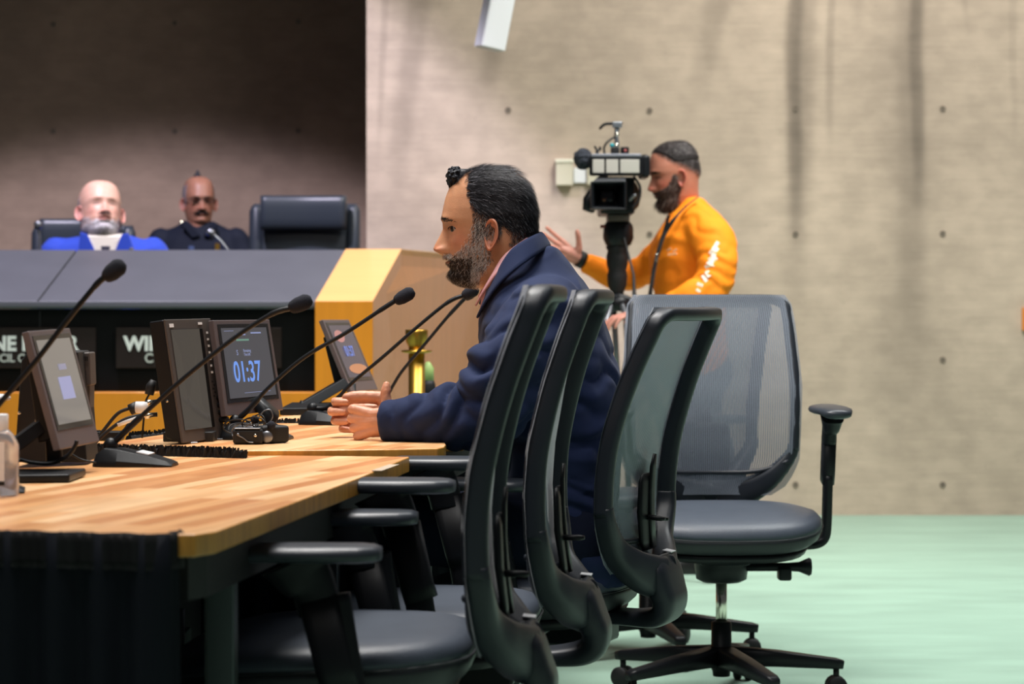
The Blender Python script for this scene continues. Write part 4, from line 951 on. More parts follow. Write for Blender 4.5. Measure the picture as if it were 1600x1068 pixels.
def strands(name, M, V, faces, mask, flow, length, width, colfn, count, mat_, parent, lift=.35, seed=1, segs=3, shell=None, base_off=0.0, curl=0.0):
    """short tapered hairs on the head surface (one part), optional underlying shell"""
    g = np.random.default_rng(seed); P = V.reshape(-1, 3); F_ = np.array(faces)
    q = P[F_]; nrm = np.cross(q[:, 2]-q[:, 0], q[:, 3]-q[:, 1]); ar = np.linalg.norm(nrm, axis=1)+1e-12; nrm = nrm/ar[:, None]
    ce = q.mean(1); px, py, y = 765-ce[:, 0]/K, 355-ce[:, 2]/K, ce[:, 1]
    outward = np.sign((nrm*(ce-np.array([-.02, 0, .02]))).sum(1)); nrm = nrm*outward[:, None]
    m = np.clip(mask(px, py, y), 0, 1); pr = m*ar; pr = pr/pr.sum(); idx = g.choice(len(F_), count, p=pr)
    u, v = g.random((count, 1)), g.random((count, 1)); Q = q[idx]
    base = (Q[:, 0]*(1-u)+Q[:, 1]*u)*(1-v)+(Q[:, 3]*(1-u)+Q[:, 2]*u)*v
    n = nrm[idx]; base = base+n*base_off; fl = flow(px[idx], py[idx], y[idx])+g.normal(0, .22, (count, 3))
    fl = fl-n*(fl*n).sum(1, keepdims=True); fl /= np.linalg.norm(fl, axis=1, keepdims=True)+1e-9
    L = length(px[idx], py[idx])*(.6+.7*g.random(count)); vs, fs, cs = [], [], []
    side = np.cross(n, fl); cl = colfn(px[idx], py[idx], y[idx], g)
    for k in range(segs+1):
        f = k/segs; lf = lift*(f-.45*f*f)
        c = base+(fl*f+n*lf+side*curl*np.sin(f*5+base[:, :1]*900))*L[:, None]; wd = width*(1-.75*f)
        vs.append(c-side*wd); vs.append(c+side*wd)
    A = np.stack(vs, 1); nv = A.shape[1]; flat = A.reshape(-1, 3)
    Mn = np.array(M); flat = flat@Mn[:3, :3].T+Mn[:3, 3]
    faces_ = (np.arange(count)[:, None, None]*nv+np.array([[2*k, 2*k+1, 2*k+3, 2*k+2] for k in range(segs)])[None]).reshape(-1, 4)
    col = np.repeat(cl, nv, 0)
    if shell:
        th, thr, colr = shell; sel = m > thr; used = np.unique(F_[sel]); mp = -np.ones(len(P), int); mp[used] = np.arange(len(used))
        vn = np.zeros_like(P); np.add.at(vn, F_.ravel(), np.repeat(nrm*ar[:, None], 4, 0)); vn /= np.linalg.norm(vn, axis=1, keepdims=True)+1e-12
        up = P[used]; mm = np.clip(mask(765-up[:, 0]/K, 355-up[:, 2]/K, up[:, 1]), 0, 1)
        nz = np.array([mnoise.noise(Vector(p)*90) for p in up]); pu = up+vn[used]*(th*sst(mm, thr, .9)*(1+.35*nz)-.0006)[:, None]
        pu = pu@Mn[:3, :3].T+Mn[:3, 3]; f2 = mp[F_[sel]]+len(flat); flat = np.vstack([flat, pu]); faces_ = np.vstack([faces_, f2]); col = np.vstack([col, np.tile(colr, (len(pu), 1))])
    me = bpy.data.meshes.new(name); Wi = np.array(WM[parent.name].inverted()); flat = flat@Wi[:3, :3].T+Wi[:3, 3]
    me.from_pydata(flat.tolist(), [], faces_.tolist()); me.update()
    ca = me.color_attributes.new('Col', 'FLOAT_COLOR', 'POINT'); ca.data.foreach_set('color', np.hstack([col, np.ones((len(col), 1))]).astype(np.float32).ravel())
    me.polygons.foreach_set('use_smooth', [True]*len(me.polygons)); me.materials.append(mat_)
    o = bpy.data.objects.new(name, me); COL.objects.link(o); o.parent = parent; WM[o.name] = WM[parent.name]; return o
def union_obj(name, mb, voxel, m, parent, wrinkle=None, smooth_it=4, subs=0, col=None, label=None):
    co, no, fs = remeshed(mb, voxel, smooth_it)
    if wrinkle:
        d = wrinkle(co, no); co = co+no*d[:, None]
    q = MB(); q.v = [Vector(p) for p in co]; q.f = fs
    if col is not None: q.c = [col]*len(q.v) if isinstance(col, tuple) else [tuple(c) for c in col(co, no)]
    return obj(name, q, m, parent, smooth=True, sub=subs, fixn=False, label=label)
def folds(scale, amp, seedv=0, bands=None):
    """cloth folds: ridged noise; bands = list of (centre, axis, radius, frequency, amplitude) for creases round a joint"""
    def f(co, no):
        out = np.zeros(len(co))
        for i, p in enumerate(co):
            v = Vector((p[0]*scale[0]+seedv, p[1]*scale[1], p[2]*scale[2]))
            n1 = mnoise.noise(v); n2 = mnoise.noise(v*2.3+Vector((7, 1, 3)))
            r = (1-abs(n1)*2)**3 if abs(n1) < .5 else 0
            out[i] = amp*(r-.25)+amp*.5*n2
        if bands:
            for c, ax, rad, fr, am in bands:
                c = np.array(c); ax = np.array(ax)/np.linalg.norm(ax); dd = co-c; al = dd@ax
                wgt = np.exp(-(dd**2).sum(1)/rad**2)
                ph = np.array([mnoise.noise(Vector(p)*14) for p in co])*2.6
                out += am*wgt*np.abs(np.sin(al*fr+ph))**.8*1.0
        return out
    return f
def hand(mb, wrist, f, n, up, size, curls, spread, thumb, fore=None):
    """wrist point, f = direction of the palm, n = palm normal, up = towards the index finger; curls = (a,b,c) degrees per finger"""
    w = Vector(wrist); f = Vector(f).normalized(); up = Vector(up); up = (up-f*up.dot(f)).normalized(); n = Vector(n); n = (n-f*n.dot(f)-up*n.dot(up)).normalized(); s = size
    lens = [(.042, .026, .021), (.046, .029, .022), (.043, .027, .021), (.034, .021, .019)]; rad = [.0088, .0092, .0088, .0076]
    offs = [.030, .010, -.010, -.029]; kl = [.088, .091, .087, .080]
    for i in range(4):
        kn = w+f*kl[i]*s+up*offs[i]*s
        mb.tube([w+up*offs[i]*.55*s+f*.005*s, w.lerp(kn, .5)+n*(-.001), kn], [.0150*s, .0145*s, .0108*s], 14, round_ends=True)
        ang = R(spread[i]); d = (f*math.cos(ang)+up*math.sin(ang)).normalized(); p = kn; pts = [kn]; a = 0; rr = [rad[i]*1.08*s]
        for j in range(3):
            a += R(curls[i][j]); dd = d*math.cos(a)+n*math.sin(a); q = p+dd*lens[i][j]*s
            pts += [p.lerp(q, .5), q]; rr += [rad[i]*(.98-.05*j)*s, rad[i]*(1.0-.08*j)*s*(.9 if j == 2 else 1)]; p = q
        mb.tube(pts, rr, 14, round_ends=True)
    mb.tube([w+n*.004, w+f*.045*s+n*.004*s, w+f*.07*s+n*.002*s], [.021*s, .022*s, .016*s], 16, round_ends=True)
    mb.tube([w+f*.012*s-up*.018*s+n*.006*s, w+f*.05*s-up*.020*s+n*.005*s], [.014*s, .014*s], 12, round_ends=True)
    T = [w+f*.012*s+up*.016*s+n*.006*s]
    for v, l in thumb: v = Vector(v).normalized(); T.append(T[-1]+v*l*s)
    pts = []; 
    for a, b in zip(T, T[1:]): pts += [a, a.lerp(b, .5)]
    pts.append(T[-1]); r0 = [.0165, .0155, .0125, .0115, .0108, .0112, .0088]
    mb.tube(pts, [r*s for r in r0[:len(pts)]], 14, round_ends=True)
    if fore: mb.tube([w+f*.01*s]+[Vector(p) for p in fore], [.0245*s]+[.027*s+.004*i for i in range(len(fore))], 16, round_ends=True)

M_skin = mat('skin', (.5, .25, .14), .44, vcol=True, var=.07, vscale=55, bump=.25, bscale=420, sss=.12)
M_eye = mat('eye', (.5, .5, .5), .12, vcol=True)
M_lash = mat('lash', (.012, .008, .006), .6)
M_hair = mat('hair', (.02, .02, .02), .55, vcol=True, spec=.3)
M_navy = mat('navy_wool', (.010, .019, .062), .82, bump=.25, bscale=900, spec=.25, sheen=.05, var=.08, vscale=12)
M_navy_d = mat('navy_trousers', (.004, .007, .020), .85, spec=.2, bump=.2, bscale=900)
M_pink = mat('pink_shirt', (.66, .34, .36), .7, bump=.2, bscale=900)
M_shoe = mat('black_shoe', (.01, .01, .01), .3)
def headM(px, py, d, yaw, pitch=0, roll=0):
    """yaw: direction of the face in world degrees (180 = left of picture, -90 = to the camera)"""
    return Matrix.Translation(W(px, py, d)) @ Matrix.Rotation(R(yaw), 4, 'Z') @ Matrix.Rotation(R(pitch), 4, 'Y') @ Matrix.Rotation(R(roll), 4, 'X')
def mixc(a, b, t): t = t[..., None]; return np.array(a)*(1-t)+np.array(b)*t
def lerpx(x, pts): return np.interp(x, [p[0] for p in pts], [p[1] for p in pts])

# ---------- seated man in navy suit
man = thing('person', 'seated man in navy suit with grey beard clasping his hands on the table', 'person', (.12, 5.06, 0))
def m_hair(px, py, y):
    low = lerpx(px, [(728, 306), (731, 314), (750, 330), (776, 343), (791, 356), (810, 361), (840, 362)])
    ns = 3.5*np.sin(px*.9+y*300)+2.5*np.sin(px*.37+py*.5)
    side = sst(low-py+ns, -9, 9)*sst(px+ns*.6, 725, 739)
    mid = sst(.030-np.abs(y), -.004, .004)*sst(px, 700, 704)*sst(300-py, 0, 8)
    bald = np.exp(-((px-806)/24)**2-((py-276)/15)**2)*sst(.058-np.abs(y), -.008, .008)
    top = sst(py, 258, 262)
    return np.clip(np.maximum(side, .55*mid*(px > 712))-.82*bald, 0, 1)*(.25+.75*sst(np.abs(y), .022, .045)+.25*(px < 760))
def m_fade(px, py, y):
    a = sst(px, 733, 742)*sst(py, 312, 330)*sst(378-py, 0, 12)
    b = sst(px, 790, 800)*sst(py, 350, 358)*sst(395-py, 0, 16)
    return np.clip(a*(px < 780)+b, 0, 1)
def m_beard(px, py, y):
    fr = lerpx(py, [(335, 745), (350, 737), (370, 731), (385, 722), (394, 708), (400, 690), (500, 690)])
    bk = lerpx(py, [(335, 753), (370, 754), (392, 764), (408, 762), (425, 748), (440, 742), (450, 735)])
    m = sst(px-fr, -5, 12)*sst(bk-px, -6, 8)*sst(py, 335, 350)*sst(449-py, 0, 5)
    m = m*np.where(py < 402, .62, 1.0)
    lips = np.exp(-((py-405)/4.5)**2)*(np.abs(y) < .021)*(px < 712)
    must = sst(px, 690, 694)*(np.abs(py-398) < 4)*(np.abs(y) < .028)*(px < 718)
    return np.clip(np.maximum(m, must)-lips, 0, 1)
def m_brow(px, py, y):
    ay = np.abs(y); yc = 339.5+150*np.maximum(ay-.014, 0)
    return sst(np.interp(ay, [.01, .03, .05], [4.4, 4.0, 1.5])-np.abs(py-yc), 0, 2)*sst(ay, .010, .015)*sst(.052-ay, 0, .008)*(px < 730)
def m_paint(px, py, y):
    c = np.ones(px.shape+(3,))*np.array((.56, .275, .150))
    red = np.exp(-((px-715)/16)**2-((py-375)/16)**2)+.9*np.exp(-((px-682)/8)**2-((py-386)/8)**2)
    c = mixc((.56, .275, .150), (.52, .185, .105), np.clip(red, 0, 1)*.75)
    neck = sst(py, 400, 440)*sst(px, 740, 760); c = c*(1-.22*neck[..., None])
    h = np.clip(np.maximum(m_hair(px, py, y)*1.1, .62*m_fade(px, py, y)), 0, 1); c = c*(1-h[..., None])+np.array((.035, .028, .028))*h[..., None]
    b = m_beard(px, py, y)*np.where((px < 735) & (py > 400), .80, .42); c = c*(1-b[..., None])+np.array((.085, .055, .045))*b[..., None]
    lip = np.exp(-((py-404.5)/5)**2)*(np.abs(y) < .024)*(px < 712)*.7; c = c*(1-lip[..., None])+np.array((.30, .09, .07))*lip[..., None]
    ml = np.exp(-((py-404.6)/1.6)**2)*(np.abs(y) < .024)*(px < 716)*.9; c = c*(1-ml[..., None])
    nostril_shade = np.exp(-((py-392)/3.2)**2-((np.abs(y)-.010)/.0045)**2)*(px < 700)*.9; c = c*(1-nostril_shade[..., None])
    eye_shade = np.exp(-((py-350)/5)**2-((np.abs(y)-.031)/.016)**2)*(px < 725)*.30; c = c*(1-eye_shade[..., None])  # eye-socket and nostril shade painted into the skin
    return c
MH = headM(765, 356, 5.05, 184, 1)
arm_in = MB()
lw = W(614, 657, 4.875); rw = W(619, 650, 5.025)
mbH = MB()
hand(mbH, lw, (-.96, .22, -.06), (.25, .95, -.05), (-.05, 0, 1), .94, [(78, 62, 30), (80, 62, 30), (82, 62, 30), (84, 62, 30)], (2, 0, -2, -5),
     [((-.10, -.05, 1), .020), ((-.16, .05, 1), .020), ((.10, .05, 1), .020)], fore=[W(640, 656, 4.86), W(700, 655, 4.85)])
hand(mbH, rw, (-.99, -.08, .02), (-.06, -1, 0), (0.03, 0, 1), 1.0, [(12, 88, 58), (10, 92, 58), (10, 92, 56), (12, 92, 54)], (-2, -2, -1, 3),
     [((-.75, -.18, .80), .034), ((-1, -.10, .06), .038), ((-1, -.05, -.08), .029)], fore=[W(650, 648, 5.12), W(705, 645, 5.2)])
co, no, fs = remeshed(mbH, .0016, 2, .5)
cr = np.array([mnoise.noise(Vector(p)*160) for p in co]); co = co+no*(cr*.0005)[:, None]
hb = MB(); hb.v = [Vector(p) for p in co]; hb.f = fs
for sd, sh, el, wr_ in ((1, (850, 495, 4.88), (765, 652, 4.84), (700, 655, 4.85)), (-1, (850, 490, 5.22), (752, 640, 5.26), (705, 645, 5.2))):
    hb.tube([W(850, 470, 5.05), W(*sh), W(*el), W(*wr_)], [.06, .05, .038, .032], 14, round_ends=True)
hb.loft([[W(845+dx, py, 5.05)+Vector((rx*math.cos(2*PI*j/20), ry*math.sin(2*PI*j/20), 0)) for j in range(20)] for py, dx, rx, ry in ((880, 55, .10, .14), (760, 20, .10, .14), (640, 20, .11, .15), (520, 5, .10, .16), (470, -2, .075, .10), (430, -14, .058, .06))])
mopt = dict(bottom=500, gaze=(1, .30, -.12), bodycol=(.58, .27, .165), lid=.0040, eye_out=.0006, earcol=(.60, .235, .14))
ho, HV, HF, _ = build_head(MH, M_skin, m_paint, mopt, man, 170, 220, name='body', body_mb=hb)
def dark(px, py, y, g): 
    n = len(px); c = np.tile(np.array((.010, .011, .016)), (n, 1))*(0.6+1.1*g.random((n, 1))); return c
def darkmix(px, py, y, g):
    n = len(px); w = (g.random(n) < .10)[:, None]; return np.where(w, (.16, .16, .18), (.013, .012, .015))*(.5+1.2*g.random((n, 1)))
def fadecol(px, py, y, g):
    n = len(px); w = (g.random(n) < .35)[:, None]; return np.where(w, (.26, .24, .24), (.02, .016, .016))*(.6+.6*g.random((n, 1)))
def beardcol(px, py, y, g):
    n = len(px); pg = np.where((px < 735) & (py > 402), .10, .66)+.25*np.exp(-((px-712)/10)**2-((py-438)/7)**2); w = (g.random(n) < pg)[:, None]
    return np.where(w, (.55, .48, .43), (.030, .020, .015))*(.6+.6*g.random((n, 1)))
def flow_back(px, py, y): 
    f = np.zeros((len(px), 3)); f[:, 0] = -1; f[:, 2] = -.25-.6*sst(px, 770, 830)-.5*(py > 310); f[:, 1] = .25*np.sign(y); return f
def flow_down(px, py, y): f = np.zeros((len(px), 3)); f[:, 2] = -1; f[:, 0] = .25; return f
strands('hair', MH, HV, HF, m_hair, flow_back, lambda px, py: np.where(py > 330, .012, .021), .00050, darkmix, 26000, M_hair, man, .50, 2, shell=(.0032, .62, (.012, .011, .013)), base_off=.0012)
strands('faded_sides', MH, HV, HF, m_fade, flow_down, lambda px, py: .006+0*px, .0005, fadecol, 3800, M_hair, man, .4, 3)
strands('beard', MH, HV, HF, m_beard, flow_down, lambda px, py: np.where(py > 412, .012, .0055), .00045, beardcol, 9000, M_hair, man, .55, 4, curl=.25, base_off=.0005)
strands('eyebrows', MH, HV, HF, m_brow, lambda px, py, y: np.stack([0*px-.2, np.sign(y)*1.0, 0*px+.1], 1), lambda px, py: .0055+0*px, .0004, dark, 420, M_hair, man, .12, 5)
# curled forelock
tb = MB(); g = random.Random(8)
ctr = MH.inverted()@W(711, 279, 5.05)
tb.sphere(MH@Vector((ctr.x, 0, ctr.z+.002)), (.0175, .028, .0210), 18, 12)
for k in range(110):
    u, v = g.uniform(0, 2*PI), g.uniform(-.9, 1); rr_ = math.sqrt(1-v*v); dirv = Vector((rr_*math.cos(u), rr_*math.sin(u), v))
    p = Vector((ctr.x+dirv.x*.0165, dirv.y*.028, ctr.z+.002+dirv.z*.020)); tn = dirv.cross(Vector((g.uniform(-1, 1), g.uniform(-1, 1), g.uniform(-1, 1)))).normalized(); L = g.uniform(.004, .007)
    pts = [MH@(p+tn*math.sin(a)*L+dirv*(1-math.cos(a))*L*.35-dirv*.001) for a in (0, .8, 1.6, 2.4, 3.1)]
    tb.tube(pts, [.0026, .0030, .0028, .0020, .0008], 6)
tb.tube([MH@Vector((ctr.x+.006, 0, ctr.z-.006)), MH@Vector((ctr.x+.009, 0.002, ctr.z-.019))], [.012, .005], 10, round_ends=True)
tb.tube([MH@Vector((ctr.x-.002, 0, ctr.z+.005)), MH@Vector((ctr.x-.028, 0.0, ctr.z+.008)), MH@Vector((ctr.x-.06, 0.0, ctr.z+.017))], [.016, .012, .008], 10, round_ends=True)
tb.c = [(.010, .011, .016)]*len(tb.v); obj('forelock', tb, M_hair, man, smooth=True)

# jacket
jk = MB()
rows = [(905, 838, 990, .180), (860, 822, 984, .19), (800, 800, 962, .185), (740, 790, 958, .18), (690, 782, 966, .185), (640, 772, 970, .195), (590, 760, 963, .205), (545, 750, 953, .21), (505, 749, 942, .212), (478, 753, 931, .20), (452, 762, 918, .168), (430, 777, 904, .125), (412, 796, 893, .098), (397, 812, 880, .080), (386, 822, 870, .070)]
rg = []
for py, a, b, hw in rows:
    c = W((a+b)/2, py, 5.06); rx = (b-a)/2*5.06/F
    rg.append([c+Vector((rx*math.copysign(abs(math.cos(t))**.9, math.cos(t)), hw*math.copysign(abs(math.sin(t))**.85, math.sin(t)), 0)) for t in [2*PI*j/36 for j in range(36)]])
jk.loft(rg)
EL, ER = W(762, 650, 4.84), W(750, 640, 5.26)
jk.tube([W(858, 484, 4.93), W(850, 496, 4.87), W(812, 560, 4.84), W(780, 618, 4.83), EL], [.076, .078, .070, .066, .058], 20, round_ends=True)
jk.tube([EL, W(716, 655, 4.85), W(650, 656, 4.86), W(598, 657, 4.875)], [.058, .054, .045, .040], 20, round_ends=False)
jk.tube([W(856, 484, 5.18), W(848, 496, 5.25), W(800, 570, 5.27), ER], [.074, .076, .066, .056], 20, round_ends=True)
jk.tube([ER, W(700, 645, 5.2), W(628, 650, 5.07)], [.056, .050, .040], 20)
bands = [(tuple(EL+Vector((-.04, -.02, .06))), (.75, 0, -.65), .12, 85, .021), (tuple(W(790, 560, 4.80)), (.3, 0, -1), .13, 62, .016), (tuple(W(930, 640, 4.95)), (.35, 0, 1), .18, 50, .014), (tuple(W(900, 760, 4.92)), (.5, 0, 1), .18, 44, .015), (tuple(W(650, 640, 4.83)), (1, 0, .4), .06, 80, .005)]
union_obj('jacket', jk, .0065, M_navy, man, folds((7, 7, 11), .0035, 3, bands), 5, subs=1)
# jacket collar + lapels
def collar(name, pts, sizes, m, n=7, lean=.55):
    C = catmull([W(*p) for p in pts], n); S = lerps(sizes, n); ctr_ = W(815, 420, 5.05)
    def sd(i): 
        rd = C[i]-ctr_; rd.z = 0; rd.normalize(); return (Vector((0, 0, 1))*.85-rd*lean)
    obj(name, MB().sweep(C, S, sd, 3, 12), m, man, smooth=True)
collar('jacket_collar', [(748, 492, 4.985), (762, 462, 4.955), (786, 425, 4.93), (812, 398, 4.935), (838, 381, 4.97), (852, 374, 5.05), (836, 378, 5.13), (806, 398, 5.17), (780, 428, 5.16), (752, 470, 5.10)],
       [(.012, .003), (.020, .0035), (.023, .004), (.022, .0045), (.019, .005), (.018, .005), (.020, .0045), (.022, .004), (.020, .0035), (.012, .003)], M_navy)
collar('shirt_collar', [(745, 474, 5.0), (757, 452, 4.975), (778, 420, 4.955), (800, 396, 4.965), (826, 378, 4.99), (840, 372, 5.05), (824, 376, 5.11), (794, 398, 5.14), (770, 425, 5.13), (750, 460, 5.08)],
       [(.009, .002), (.010, .003), (.011, .003), (.010, .003), (.010, .003), (.010, .003), (.010, .003), (.010, .003), (.010, .003), (.009, .002)], M_pink)
obj('shirt_front', MB().loft([[W(px+dx, py, 5.05)+Vector((rx*math.cos(t), ry*math.sin(t), 0)) for t in [2*PI*j/20 for j in range(20)]] for px, py, dx, rx, ry in ((800, 436, 0, .048, .058), (790, 460, 0, .050, .06), (785, 500, 0, .05, .07), (790, 560, 0, .05, .07))]), M_pink, man, smooth=True)
obj('shirt_cuff', MB().tube([W(622, 657, 4.87), W(600, 657, 4.876)], [.034, .0345], 20), M_label, man, smooth=True)
for k in range(3): obj('cuff_button', MB().sphere(W(612+k*9, 672, 4.84), .004, 8, 6), M_shoe, man)
tr = MB()
for sd, dd in ((1, 4.95), (-1, 5.17)):
    tr.tube([W(905, 838, dd), W(800, 832, dd-.02*sd), W(690, 826, dd-.03*sd), W(590, 822, dd-.04*sd)], [.095, .090, .078, .064], 18, round_ends=True)
    kx = W(590, 822, dd-.04*sd); tr.tube([kx, kx+Vector((.03, 0, -.22)), kx+Vector((.06, 0, -.44))], [.062, .054, .048], 16, round_ends=True)
tr.sphere(W(905, 838, 5.06), (.11, .17, .095), 20, 12)
union_obj('trousers', tr, .012, M_navy_d, man, folds((8, 8, 8), .003, 9))
for dd in (4.91, 5.21):
    kx = W(590, 822, dd); f0 = Vector((kx.x+.06, dd, 0))
    obj('shoe', MB().loft([[f0+Vector((x, yy*w_, zz)) for yy, zz in ((-1, .002), (-1, h*.5), (-.5, h), (.5, h), (1, h*.5), (1, .002))] for x, w_, h in ((.06, .03, .07), (.02, .038, .10), (-.06, .042, .07), (-.14, .046, .045), (-.20, .034, .03))]), M_shoe, man, bevel=.006)
# ---------- generic helpers for the other people
def plain_paint(base, beard=None, bcol=(.3, .3, .3), bamt=.6, hair=None, hcol=(.03, .03, .03), ruddy=.5, lipc=(.32, .10, .09)):
    def f(px, py, y):
        c = np.ones(px.shape+(3,))*np.array(base)
        red = np.exp(-((px-715)/18)**2-((py-378)/16)**2)+.9*np.exp(-((px-682)/9)**2-((py-386)/9)**2)
        c = mixc(base, (base[0]*.96, base[1]*.66, base[2]*.68), np.clip(red, 0, 1)*ruddy)
        for mk, cc, am in ((hair, hcol, 1.0), (beard, bcol, bamt)):
            if mk is not None: h = np.clip(mk(px, py, y), 0, 1)*am; c = c*(1-h[..., None])+np.array(cc)*h[..., None]
        lip = np.exp(-((py-404.5)/6)**2)*(np.abs(y) < .025)*(px < 712)*.75; c = c*(1-lip[..., None])+np.array(lipc)*lip[..., None]
        ml = np.exp(-((py-404.6)/1.8)**2)*(np.abs(y) < .024)*(px < 716)*.8; c = c*(1-ml[..., None])
        nostril_shade = np.exp(-((py-393)/3.5)**2-((np.abs(y)-.009)/.0045)**2)*(px < 702)*.55; c = c*(1-nostril_shade[..., None])
        eye_shade = np.exp(-((py-350)/6)**2-((np.abs(y)-.029)/.018)**2)*(px < 728)*.42; c = c*(1-eye_shade[..., None])  # shade under the brows and in the nostrils is part of the skin colour
        ln = np.exp(-((py-357.5)/2.6)**2-((np.abs(y)-.031)/.015)**4)*(px < 728)*.72; c = c*(1-ln[..., None])
        return c
    return f
def solid(c0, j=.5): return lambda px, py, y, g: np.tile(np.array(c0), (len(px), 1))*(1-j/2+j*g.random((len(px), 1)))

BK = HT['back'][:7]+[(362, 838), (375, 830), (400, 826), (430, 826), (470, 830), (520, 836)]
# ---------- camera operator in orange shirt
DC = 9.3
op = thing('person', 'standing bearded camera operator in orange long-sleeved shirt looking into viewfinder', 'person', (W(1080, 0, DC).x, DC, 0))
def o_hair(px, py, y):
    low = lerpx(px, [(715, 290), (730, 302), (745, 318), (760, 325), (800, 352), (845, 372)])
    return sst(low-py, -16, 14)*sst(px-lerpx(py, [(262, 700), (284, 704), (300, 716), (320, 726)]), -3, 6)
def o_beard(px, py, y):
    fr = lerpx(py, [(350, 742), (380, 730), (392, 712), (397, 690), (500, 690)]); bk = lerpx(py, [(350, 752), (392, 762), (425, 748), (450, 738)])
    m = sst(px-fr, -4, 5)*sst(bk-px, -5, 5)*sst(py, 350, 360); lips = np.exp(-((py-405)/4)**2)*(np.abs(y) < .019)*(px < 712)
    return np.clip(m-lips, 0, 1)
MO = headM(1055, 273, DC, 194, 8)
ohb = MB()
# arms and hands under the sleeves
Rw, Re, Rs = W(905, 405, 9.55), W(978, 440, 9.62), W(1062, 372, 9.52)
Lw, Le, Ls = W(1012, 492, 9.0), W(1112, 462, 9.02), W(1118, 368, 9.10)
hm = MB()
hand(hm, Rw+Vector((-.004, 0, .004)), (-.75, -.10, .42), (-.1, -.6, .8), (.55, .1, .85), .98, [(4, 10, 8), (12, 16, 10), (18, 20, 12), (25, 22, 14)], (9, 2, -4, -12),
     [((.15, -.2, 1), .034), ((-.10, -.2, 1), .030), ((-.18, -.15, 1), .026)], fore=[W(935, 420, 9.57)])
hand(hm, Lw, (-1, -.10, .0), (-.05, -.15, -1), (.0, 1, 0), .98, [(14, 22, 14), (18, 26, 16), (22, 26, 16), (24, 26, 16)], (6, 2, -4, -16),
     [((-.5, .85, -.2), .034), ((-.9, .4, -.3), .030), ((-1, .1, -.3), .024)], fore=[W(1040, 484, 9.0)])
co, no, fs = remeshed(hm, .0032, 2, .4); ohb.v = [Vector(p) for p in co]; ohb.f = fs
ohb.tube([Rs, Re, W(930, 418, 9.56)], [.045, .036, .03], 12, round_ends=True); ohb.tube([Ls, Le, W(1040, 484, 9.0)], [.045, .038, .03], 12, round_ends=True)
ohb.loft([[W(px_, py, DC)+Vector((rx*math.cos(2*PI*j/20), ry*math.sin(2*PI*j/20), 0)) for j in range(20)] for py, px_, rx, ry in ((560, 1090, .10, .14), (440, 1090, .11, .16), (370, 1092, .09, .15), (340, 1085, .062, .068), (322, 1080, .056, .058))])
oo, OV, OF, _ = build_head(MO, M_skin, plain_paint((.50, .20, .13), o_beard, (.05, .028, .022), .72, o_hair, (.028, .022, .022), .8), dict(bottom=470, open=False, back=BK, bodycol=(.55, .24, .18), earcol=(.56, .17, .12), scale=1.0), op, 110, 120, name='body', body_mb=ohb)
strands('hair', MO, OV, OF, lambda a, b, c: o_hair(a, b, c)*np.where(b > 318, .35, 1), flow_back, lambda a, b: np.where(b < 300, .016, .005), .0010, lambda px, py, y, g: np.where((g.random(len(px)) < .25)[:, None], (.22, .19, .19), (.022, .016, .014)), 6500, M_hair, op, .5, 12, shell=(.0045, .8, (.020, .016, .016)))
strands('beard', MO, OV, OF, o_beard, flow_down, lambda a, b: np.where(b > 415, .036, .009), .0010, lambda px, py, y, g: np.where((g.random(len(px)) < .18)[:, None], (.20, .15, .13), (.045, .024, .018)), 4200, M_hair, op, .45, 13)
strands('eyebrows', MO, OV, OF, m_brow, lambda px, py, y: np.stack([0*px-.2, np.sign(y)*1.0, 0*px+.1], 1), lambda px, py: .007+0*px, .0009, solid((.02, .012, .01)), 260, M_hair, op, .15, 5)
M_orange = mat('orange_shirt', (.95, .255, .010), .75, bump=.2, bscale=700, var=.05, vscale=10, spec=.25)
sh = MB(); rg = []
for py, a, b, hw in ((585, 1030, 1142, .165), (540, 1032, 1138, .165), (500, 1030, 1136, .165), (465, 1022, 1137, .170), (430, 1014, 1140, .185), (400, 1012, 1143, .200), (370, 1020, 1142, .205), (348, 1034, 1133, .185), (330, 1050, 1118, .135), (318, 1060, 1106, .095), (309, 1068, 1098, .074)):
    c = W((a+b)/2, py, DC); rx = (b-a)/2*DC/F*.96
    rg.append([c+Vector((rx*math.cos(t), hw*math.copysign(abs(math.sin(t))**.85, math.sin(t)), 0)) for t in [2*PI*j/32 for j in range(32)]])
sh.loft(rg)
sh.tube([W(1095, 352, 9.16), W(1116, 378, 9.08), W(1122, 412, 9.03), W(1114, 450, 9.0)], [.080, .082, .072, .062], 18, round_ends=True)
sh.tube([W(1114, 450, 9.0), W(1075, 468, 8.98), W(1030, 486, 8.99)], [.062, .052, .042], 18, round_ends=True)
sh.tube([W(1070, 350, 9.46), W(1050, 380, 9.52), W(1015, 418, 9.58), W(985, 432, 9.60)], [.075, .070, .062, .056], 18, round_ends=True)
sh.tube([W(985, 432, 9.60), W(950, 428, 9.59), W(912, 409, 9.56)], [.056, .050, .038], 18, round_ends=False)
bands = [(tuple(W(1118, 430, 8.95)), (.3, 0, 1), .14, 60, .010), (tuple(W(1085, 455, 8.95)), (1, 0, -.3), .10, 62, .008), (tuple(W(1100, 362, 9.05)), (.7, 0, 1), .12, 45, .007), (tuple(W(985, 430, 9.5)), (1, 0, .3), .14, 60, .010), (tuple(W(1050, 430, 9.1)), (.5, 0, 1), .2, 34, .006)]
union_obj('long_sleeved_shirt', sh, .011, M_orange, op, folds((6, 6, 9), .004, 21, bands), 4, subs=1)
